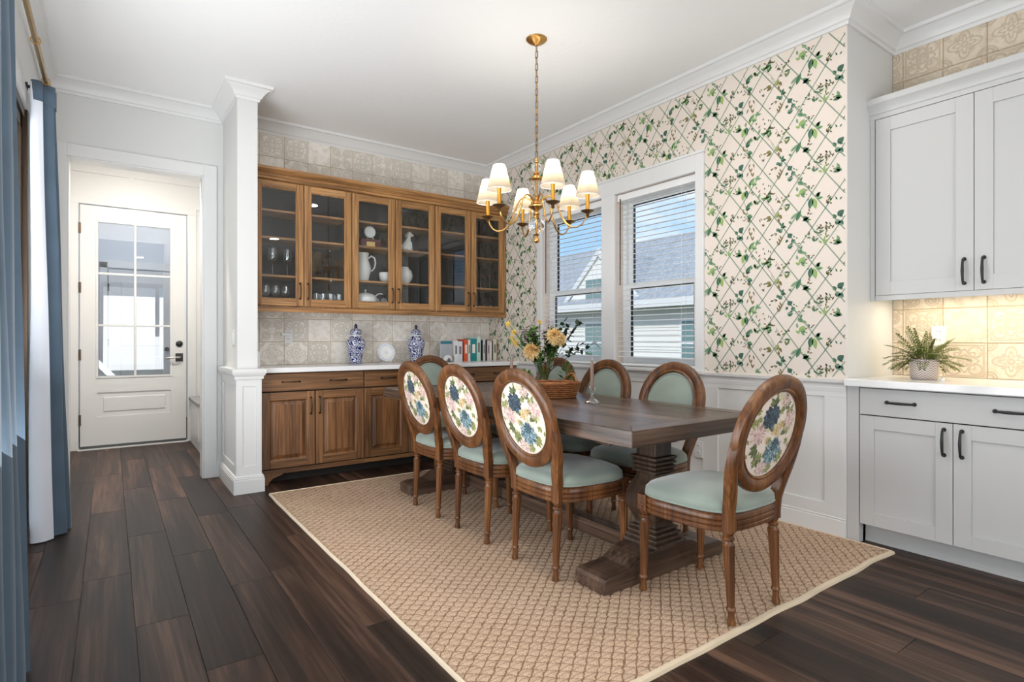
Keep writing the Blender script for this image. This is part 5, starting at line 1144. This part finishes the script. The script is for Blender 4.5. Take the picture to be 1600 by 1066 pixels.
obj('ladle', MB().tube([(.08, -.02, .11), (.115, -.02, .135), (.145, -.02, .140), (.16, -.02, .135)], .006, 8), MT['porcelain'], t, smooth=60)
obj('handle', MB().tube([(.10, 0, .09), (.125, 0, .085), (.13, 0, .065), (.108, 0, .055)], .006, 8), MT['porcelain'], t, smooth=60)
single('standing_saucer', MB().lathe([(0, 0), (.03, 0), (.052, .008), (.052, .011), (.028, .005), (0, .004)], 26).xf(Matrix.Translation((0, 0, .053)) @ Matrix.Rotation(math.radians(82), 4, 'X')), MT['hall_tint'], (at_y(601, 460, 5.0).x+.015, 5.06, FLZ), 'pale saucer standing upright beside the tureen', 'saucer', .5, smooth=60)
p = at_y(637, 380, 5.0)
t = thing('dog_figurine', 'seated white dog figurine on the upper shelf', 'figurine', (p.x, 5.0, SH[1]))
b = MB(); b.loft([[(q[0]+r*math.cos(2*PI*k/16), r*.8*math.sin(2*PI*k/16), z_) for k in range(16)] for q, r, z_ in (((-.02, 0), .045, .001), ((-.024, 0), .052, .02), ((-.018, 0), .046, .05), ((-.004, 0), .035, .085), ((.006, 0), .026, .115), ((.010, 0), .020, .132), ((.014, 0), .024, .148), ((.018, 0), .027, .166), ((.018, 0), .022, .182), ((.016, 0), .010, .192))])
b.sphere((.044, 0, .160), .014, 10, 7, (1.5, .9, .8)).sphere((.0, .024, .158), .012, 8, 6, (.7, .5, 1.7)).sphere((.0, -.024, .158), .012, 8, 6, (.7, .5, 1.7))
b.tube([(.022, .016, .09), (.030, .017, .04), (.034, .017, .006), (.05, .017, .005)], [.014, .011, .010, .008], 8).tube([(.022, -.016, .09), (.030, -.017, .04), (.034, -.017, .006), (.05, -.017, .005)], [.014, .011, .010, .008], 8)
b.sphere((-.0, .034, .022), .026, 10, 6, (1.3, .6, .9)).sphere((-.0, -.034, .022), .026, 10, 6, (1.3, .6, .9)).tube([(-.06, 0, .01), (-.08, .01, .015), (-.085, .02, .03)], [.010, .008, .004], 8)
obj('dog_body', b, MT['porcelain'], t, smooth=70)
lathe_one('round_vase', [(.035, .001), (.04, .008), (.068, .05), (.074, .085), (.060, .13), (.034, .152), (.034, .165), (.030, .165), (.03, .15), (0, .14)], 633, SH[0], 'round white vase on the shelf below the dog figurine', 'vase', None, MT['porcelain'])
p = at_y(631, 466, 4.99)
t = thing('teacup', 'small white cup with a dark handle on the cabinet floor', 'cup', (p.x, 4.99, FLZ))
obj('cup', MB().lathe([(.020, .001), (.022, .006), (.034, .03), (.037, .055), (.034, .055), (.031, .03), (0, .012)], 24), MT['porcelain'], t, smooth=50); obj('handle', MB().tube([(.034, 0, .046), (.052, 0, .05), (.058, 0, .035), (.048, 0, .018), (.032, 0, .018)], .0045, 8), MT['black'], t, smooth=60)
mart = [(.032, 0), (.032, .002), (.005, .006), (.0035, .012), (.0035, .10), (.008, .106), (.048, .16), (.0468, .161), (.005, .110), (0, .109)]
for u in (751.5, 765): lathe_one('martini_glass', mart, u, SH[0]+.0005, 'clear martini glass in the cabinet by the papered wall', 'glass', 'martini glasses', MT['stem_glass'])
lathe_one('small_bottle', [(.022, .001), (.024, .005), (.024, .055), (.010, .075), (.009, .10), (.012, .102), (.011, .112), (0, .112)], 747, FLZ, 'small dark blue bottle in the cabinet by the papered wall', 'bottle', None, MT['red_teal'])
for u in (757, 767): lathe_one('cordial_glass', [(.02, 0), (.02, .002), (.004, .005), (.004, .035), (.018, .05), (.022, .085), (.0205, .085), (.016, .052), (0, .04)], u, FLZ, 'little cordial glass beside the dark blue bottle', 'glass', 'cordial glasses', MT['stem_glass'])

# ------------------------------------------------------------------ on the dining table
TT = TZ1
def candlestick(x, y, label):
    t = thing('candlestick', label, 'candlestick', (x, y, TT), 0, 'glass candlesticks on the table')
    obj('holder', MB().lathe([(.046, .0005), (.046, .006), (.036, .012), (.018, .026), (.010, .045), (.012, .058), (.020, .075), (.021, .098), (.017, .098), (.0125, .076), (0, .074)], 8), MT['stem_glass'], t, smooth=20)
    obj('candle', MB().lathe([(.0105, .075), (.0105, .20), (.009, .235), (.004, .250)], 14), MT['wax'], t, smooth=50); obj('wick', MB().tube([(0, 0, .249), (.001, 0, .256), (.003, 0, .262)], .0012, 5), MT['lining'], t)
candlestick(2.29, 2.406, 'glass candlestick with taupe taper standing alone on the open table top'); candlestick(2.13, 2.99, 'glass candlestick with taupe taper behind the basket, beside the bouquet')
# basket
bkx, bky = 2.30, 2.80; arz = -YAW
t = thing('wicker_basket', 'oval brown wicker basket with end handles on the table', 'basket', (bkx, bky, TT), arz)
def oval(a, b_, n=48): return [(a*math.cos(2*PI*i/n), b_*math.sin(2*PI*i/n)) for i in range(n)]
for k in range(7):
    zz = .007+.0125*k; g = .004*k; sc_ = 1
    pts = [((.158+g+.0028*((-1)**(i+k)))*math.cos(2*PI*i/56), (.098+g+.0028*((-1)**(i+k)))*math.sin(2*PI*i/56), zz) for i in range(56)]
    obj('woven_strand', MB().tube(pts, .0072, 6, True), MT['wicker'], t, smooth=70)
obj('basket_floor', MB().prism(oval(.158, .098), 2, .001, .008), MT['wicker'], t)
rim = MB()
for s_ in (0, PI): rim.tube([(.188*math.cos(2*PI*i/60), .128*math.sin(2*PI*i/60), .094+.004*math.sin(i*1.2+s_)) for i in range(60)], .0065, 6, True)
obj('rim', rim, MT['wicker'], t, smooth=70)
for s_ in (1, -1): obj('handle', MB().tube([(s_*(.186-.005*abs(q)), q*.016-.0, .096+.05*(1-(q/4)**2)) for q in range(-4, 5)], .0065, 8).xf(Matrix.Rotation(math.radians(35 if s_ > 0 else -20), 4, 'Z')), MT['wicker'], t, smooth=70)
# books under the vase
vx, vy = 2.414, 3.004
t = thing('book', 'sage green book lying flat under the flower vase', 'book', (vx-.02, vy+.01, TT), arz+.1)
obj('book_cover', MB().box(-.12, .12, -.09, .09, 0, .003).box(-.12, .12, -.09, .09, .035, .038).box(-.12, .12, .087, .09, 0, .038), paint('book_sage', srgb(122, 134, 110), .6), t, bevel=.001); obj('pages', MB().box(-.117, .117, -.086, .087, .003, .035), MT['lining'], t)
t = thing('book', 'cream book on the sage green one under the flower vase', 'book', (vx-.02, vy+.01, TT+.0385), arz-.05)
obj('book_cover', MB().box(-.11, .11, -.08, .08, 0, .003).box(-.11, .11, -.08, .08, .026, .029).box(-.11, .11, .077, .08, 0, .029), paint('book_cream', srgb(196, 196, 176), .6), t, bevel=.001); obj('pages', MB().box(-.107, .107, -.076, .077, .003, .026), MT['lining'], t)
VZ = TT+.0685
single('flower_vase', MB().lathe([(.050, 0), (.052, .006), (.050, .02), (.056, .07), (.068, .152), (.0655, .152), (.0535, .07), (.047, .022), (0, .018)], 12), MT['stem_glass'], (vx, vy, VZ), 'cut glass vase holding the bouquet', 'vase', smooth=20)
# bouquet helpers, offsets in metres: r = to the camera's right, f = away, z = height
def off(r, f, z): q = Rv*r + Fv*f; return Vector((vx+q.x, vy+q.y, z))
def leaf_at(mb, p, d, L, w, fold=.15):
    d = Vector(d).normalized(); s_ = d.cross(Vector((0, 0, 1)));
    if s_.length < .1: s_ = Vector((1, 0, 0))
    s_.normalize(); n_ = s_.cross(d); p = Vector(p)
    c = [p, p+d*L*.3+s_*w-n_*w*fold, p+d*L*.65+s_*w*.85-n_*w*fold, p+d*L-n_*L*.12, p+d*L*.65-s_*w*.85-n_*w*fold, p+d*L*.3-s_*w-n_*w*fold, p+d*L*.35+n_*w*.2, p+d*L*.65+n_*w*.15]
    mb.add(c, [(0, 6, 1), (6, 7, 2, 1), (7, 3, 2), (0, 5, 6), (5, 4, 7, 6), (4, 3, 7)])
br_ = random.Random(5)
def stemcurve(tip, bend=.03, n=7):
    base_ = Vector((vx, vy, VZ+.02)) + Rv*br_.uniform(-.02, .02) + Fv*br_.uniform(-.02, .02)
    rimp = Vector((vx, vy, VZ+.15)) + (Vector((tip.x-vx, tip.y-vy, 0))).normalized()*.045
    out = []
    for i in range(n+1):
        s = i/n; out.append(base_*(1-s)**2 + rimp*2*s*(1-s) + tip*s*s)
    return out
def flower(name, tip, R, mat, label, layers=5, npet=14, group=None):
    t = thing(name, label, 'flower', tuple(tip), 0, group)
    s_ = stemcurve(tip); obj('stem', MB().tube([q-tip for q in s_], .0028, 5), MT['leaf'], t, smooth=60)
    b = MB()
    ax = (Vector((tip.x-vx, tip.y-vy, 0))*2.0 + Vector((0, 0, .09)) - Fv*.10).normalized()
    x_ = ax.orthogonal().normalized(); y_ = ax.cross(x_)
    for k in range(layers):
        el = -.25+1.55*k/max(1, layers-1); n = max(5, int(npet*(1-.5*k/layers)))
        for i in range(n):
            a = 2*PI*(i+.5*(k % 2))/n+br_.uniform(-.15, .15); d = (x_*math.cos(a)+y_*math.sin(a))*math.cos(el)+ax*math.sin(el)
            leaf_at(b, ax*(.1*R*k/layers), d, R*(1.0-.12*k/layers)*br_.uniform(.85, 1.08), R*.19, .5)
    obj('petals', b, mat, t, smooth=60)
flower('peach_bloom', off(-.083, -.05, 1.058), .070, MT['peach'], 'large peach bloom low over the vase rim', 9, 24)
flower('peach_bloom', off(.062, -.05, 1.155), .068, MT['peach'], 'peach bloom on the twig side of the bouquet', 9, 24); flower('peach_bloom', off(.105, -.03, 1.135), .05, MT['peach'], 'smaller golden bloom beside the peach one', 6, 16)
for i, (r, z_, R_) in enumerate(((-.243, 1.240, .028), (-.205, 1.185, .026), (-.195, 1.115, .03), (-.03, 1.255, .022), (-.22, 1.15, .022))): flower('yellow_flower', off(r, 0, z_), R_, MT['yellow'], ['small yellow flower at the top outer edge of the bouquet', 'small yellow flower just under the outermost one', 'small yellow flower low at the outer edge', 'small yellow flower rising in the centre of the bouquet', 'tiny yellow flower between two others at the edge'][i], 4, 8)
for i, (r, z_) in enumerate(((-.06, 1.21), (-.14, 1.17), (.0, 1.17), (.03, 1.24))):
    tip = off(r, br_.uniform(-.03, .03), z_); t = thing('mauve_sprig', ['mauve filler sprig left of centre in the bouquet', 'mauve filler sprig near the yellow flowers', 'mauve filler sprig in the middle of the bouquet', 'mauve filler sprig at the top near the twigs'][i], 'flower', tuple(tip), 0)
    b = MB()
    for q in range(60): d = Vector((br_.gauss(0, 1), br_.gauss(0, 1), br_.gauss(0, 1))); leaf_at(b, d*.016, d, .014, .004)
    obj('florets', b, MT['mauve'], t); obj('stem', MB().tube([q-tip for q in stemcurve(tip)], .002, 5), MT['twig'], t)
for i in range(26):
    a = br_.uniform(0, 2*PI); rr = br_.uniform(.04, .15)
    tip = off(rr*math.cos(a)*1.2-.04, rr*math.sin(a)*.6, br_.uniform(1.0, 1.22)); t = thing('foliage_stem', 'leafy green stem filling the bouquet', 'foliage', tuple(tip), 0, 'green stems of the bouquet')
    s_ = [q-tip for q in stemcurve(tip)]; obj('stem', MB().tube(s_, .0022, 5), MT['leaf'], t, smooth=60)
    b = MB()
    for k in range(24):
        p_ = s_[br_.choice([5, 6, 6, 7])]; d = Vector((br_.gauss(0, 1), br_.gauss(0, 1), br_.gauss(.3, .7))); leaf_at(b, p_+Vector((br_.gauss(0, .008),)*3), d, br_.uniform(.03, .055), br_.uniform(.009, .015))
    obj('leaves', b, MT['leaf'] if i % 3 else MT['leaf_dark'], t, smooth=60)
for i, (r, z_, f_) in enumerate(((.36, 1.115, .0), (.25, 1.275, -.02), (.14, 1.27, .03), (.26, 1.115, -.03), (.185, 1.25, .02))):
    tip = off(r, f_, z_); t = thing('dark_twig', ['dark leafy twig reaching farthest out over the table', 'dark leafy twig with the highest tip', 'dark leafy twig rising beside the peach bloom', 'low dark leafy twig curving toward the window', 'dark leafy twig between the higher ones'][i], 'twig', tuple(tip), 0, 'dark twigs of the bouquet')
    s_ = [q-tip for q in stemcurve(tip, n=10)]; obj('stem', MB().tube(s_, [.003-.0002*k for k in range(11)], 5), MT['twig'], t, smooth=60)
    b = MB()
    for k in range(13):
        s = 7+3*(k/13); j = int(s); p_ = s_[j].lerp(s_[min(10, j+1)], s-j); d = (s_[10]-s_[7]).normalized()*.5+Vector((br_.gauss(0, .7), br_.gauss(0, .7), br_.gauss(0, .7))); leaf_at(b, p_, d, br_.uniform(.034, .05), br_.uniform(.012, .017))
    obj('leaves', b, MT['leaf_dark'], t, smooth=60)
def small_plant(x, y, label, mat, h, n, L, w, pot):
    t = thing('potted_plant', label, 'plant', (x, y, TT)); obj('pot', MB().lathe([(.030, 0), (.032, .004), (.042, .07), (.044, .075), (.040, .075), (.036, .06), (0, .058)], 22), pot, t, smooth=45)
    b = MB()
    for i in range(n):
        d = Vector((br_.gauss(0, 1), br_.gauss(0, 1), abs(br_.gauss(.3, .8)))).normalized(); leaf_at(b, Vector((0, 0, .068))+Vector((d.x*.045, d.y*.045, d.z*h)), d+Vector((0, 0, .3)), L, w)
    obj('foliage', b, mat, t, smooth=60, kind='stuff')
small_plant(2.425, 3.235, 'small pot of lime green foliage behind the books', MT['leaf_lime'], .07, 170, .03, .007, MT['porcelain'])
small_plant(2.60, 2.985, 'small pot of glossy green leaves behind the basket', MT['leaf'], .12, 60, .035, .011, MT['black'])

# ------------------------------------------------------------------ fern on the white worktop
fx, fy = 3.70, 1.225
t = thing('potted_fern', 'green fern in a grey herringbone pot on the white worktop', 'plant', (fx, fy, CT))
obj('pot', MB().lathe([(.058, .0005), (.062, .004), (.066, .03), (.069, .10), (.069, .112), (.064, .112), (.062, .09), (0, .088)], 40), MT['pot'], t, smooth=45)
obj('soil', MB().lathe([(.0625, .086), (.061, .094), (.002, .097)], 24), MT['twig'], t)
fq = random.Random(8)
for i in range(44):
    az = 2.399*i+fq.uniform(-.2, .2); tier = i/44
    up0 = .05+1.4*tier+fq.uniform(-.35, .35); L = fq.uniform(.13, .21) if tier < .7 else fq.uniform(.12, .215); b = MB()
    d = Vector((math.cos(az), math.sin(az), 0)); pts = []; p_ = Vector((d.x*.022, d.y*.022, .095)); el = up0
    if d.x > .3: L = min(L, .165)
    for k in range(13):
        pts.append(p_.copy()); p_ = p_ + (d*math.cos(el)+Vector((0, 0, math.sin(el))))*(L/12); el -= (.03 if tier > .7 else fq.uniform(.05, .11))
    b.tube(pts, .0012, 4)
    side_ = Vector((-d.y, d.x, 0))
    for k in range(2, 13):
        w_ = .046*(1-k/13.5)**.7*min(1, k/3)+.003; tn = (pts[k]-pts[k-1]).normalized()
        for s_ in (1, -1):
            dirn = (side_*s_+tn*.7+Vector((0, 0, fq.uniform(-.2, .25)))).normalized()
            for q in range(4):
                f_ = (q+.4)/4; pp = pts[k]+dirn*w_*f_
                leaf_at(b, pp, dirn*.7+tn*(.8 if q % 2 else -.6), .011*(1.15-f_*.5)+.003, .0036)
    obj('frond', b, MT['fern'], t, smooth=60)
cdl = thing('votive_candle', 'tiny white votive beside the fern pot', 'candle', (3.62, 1.115, CT)); obj('votive_cup', MB().lathe([(.010, .0005), (.014, .018), (.0125, .018), (0, .006)], 16), MT['porcelain'], cdl, smooth=50); obj('wax', MB().lathe([(.0115, .008), (.0115, .013), (.002, .020)], 14), MT['wax'], cdl, smooth=50)
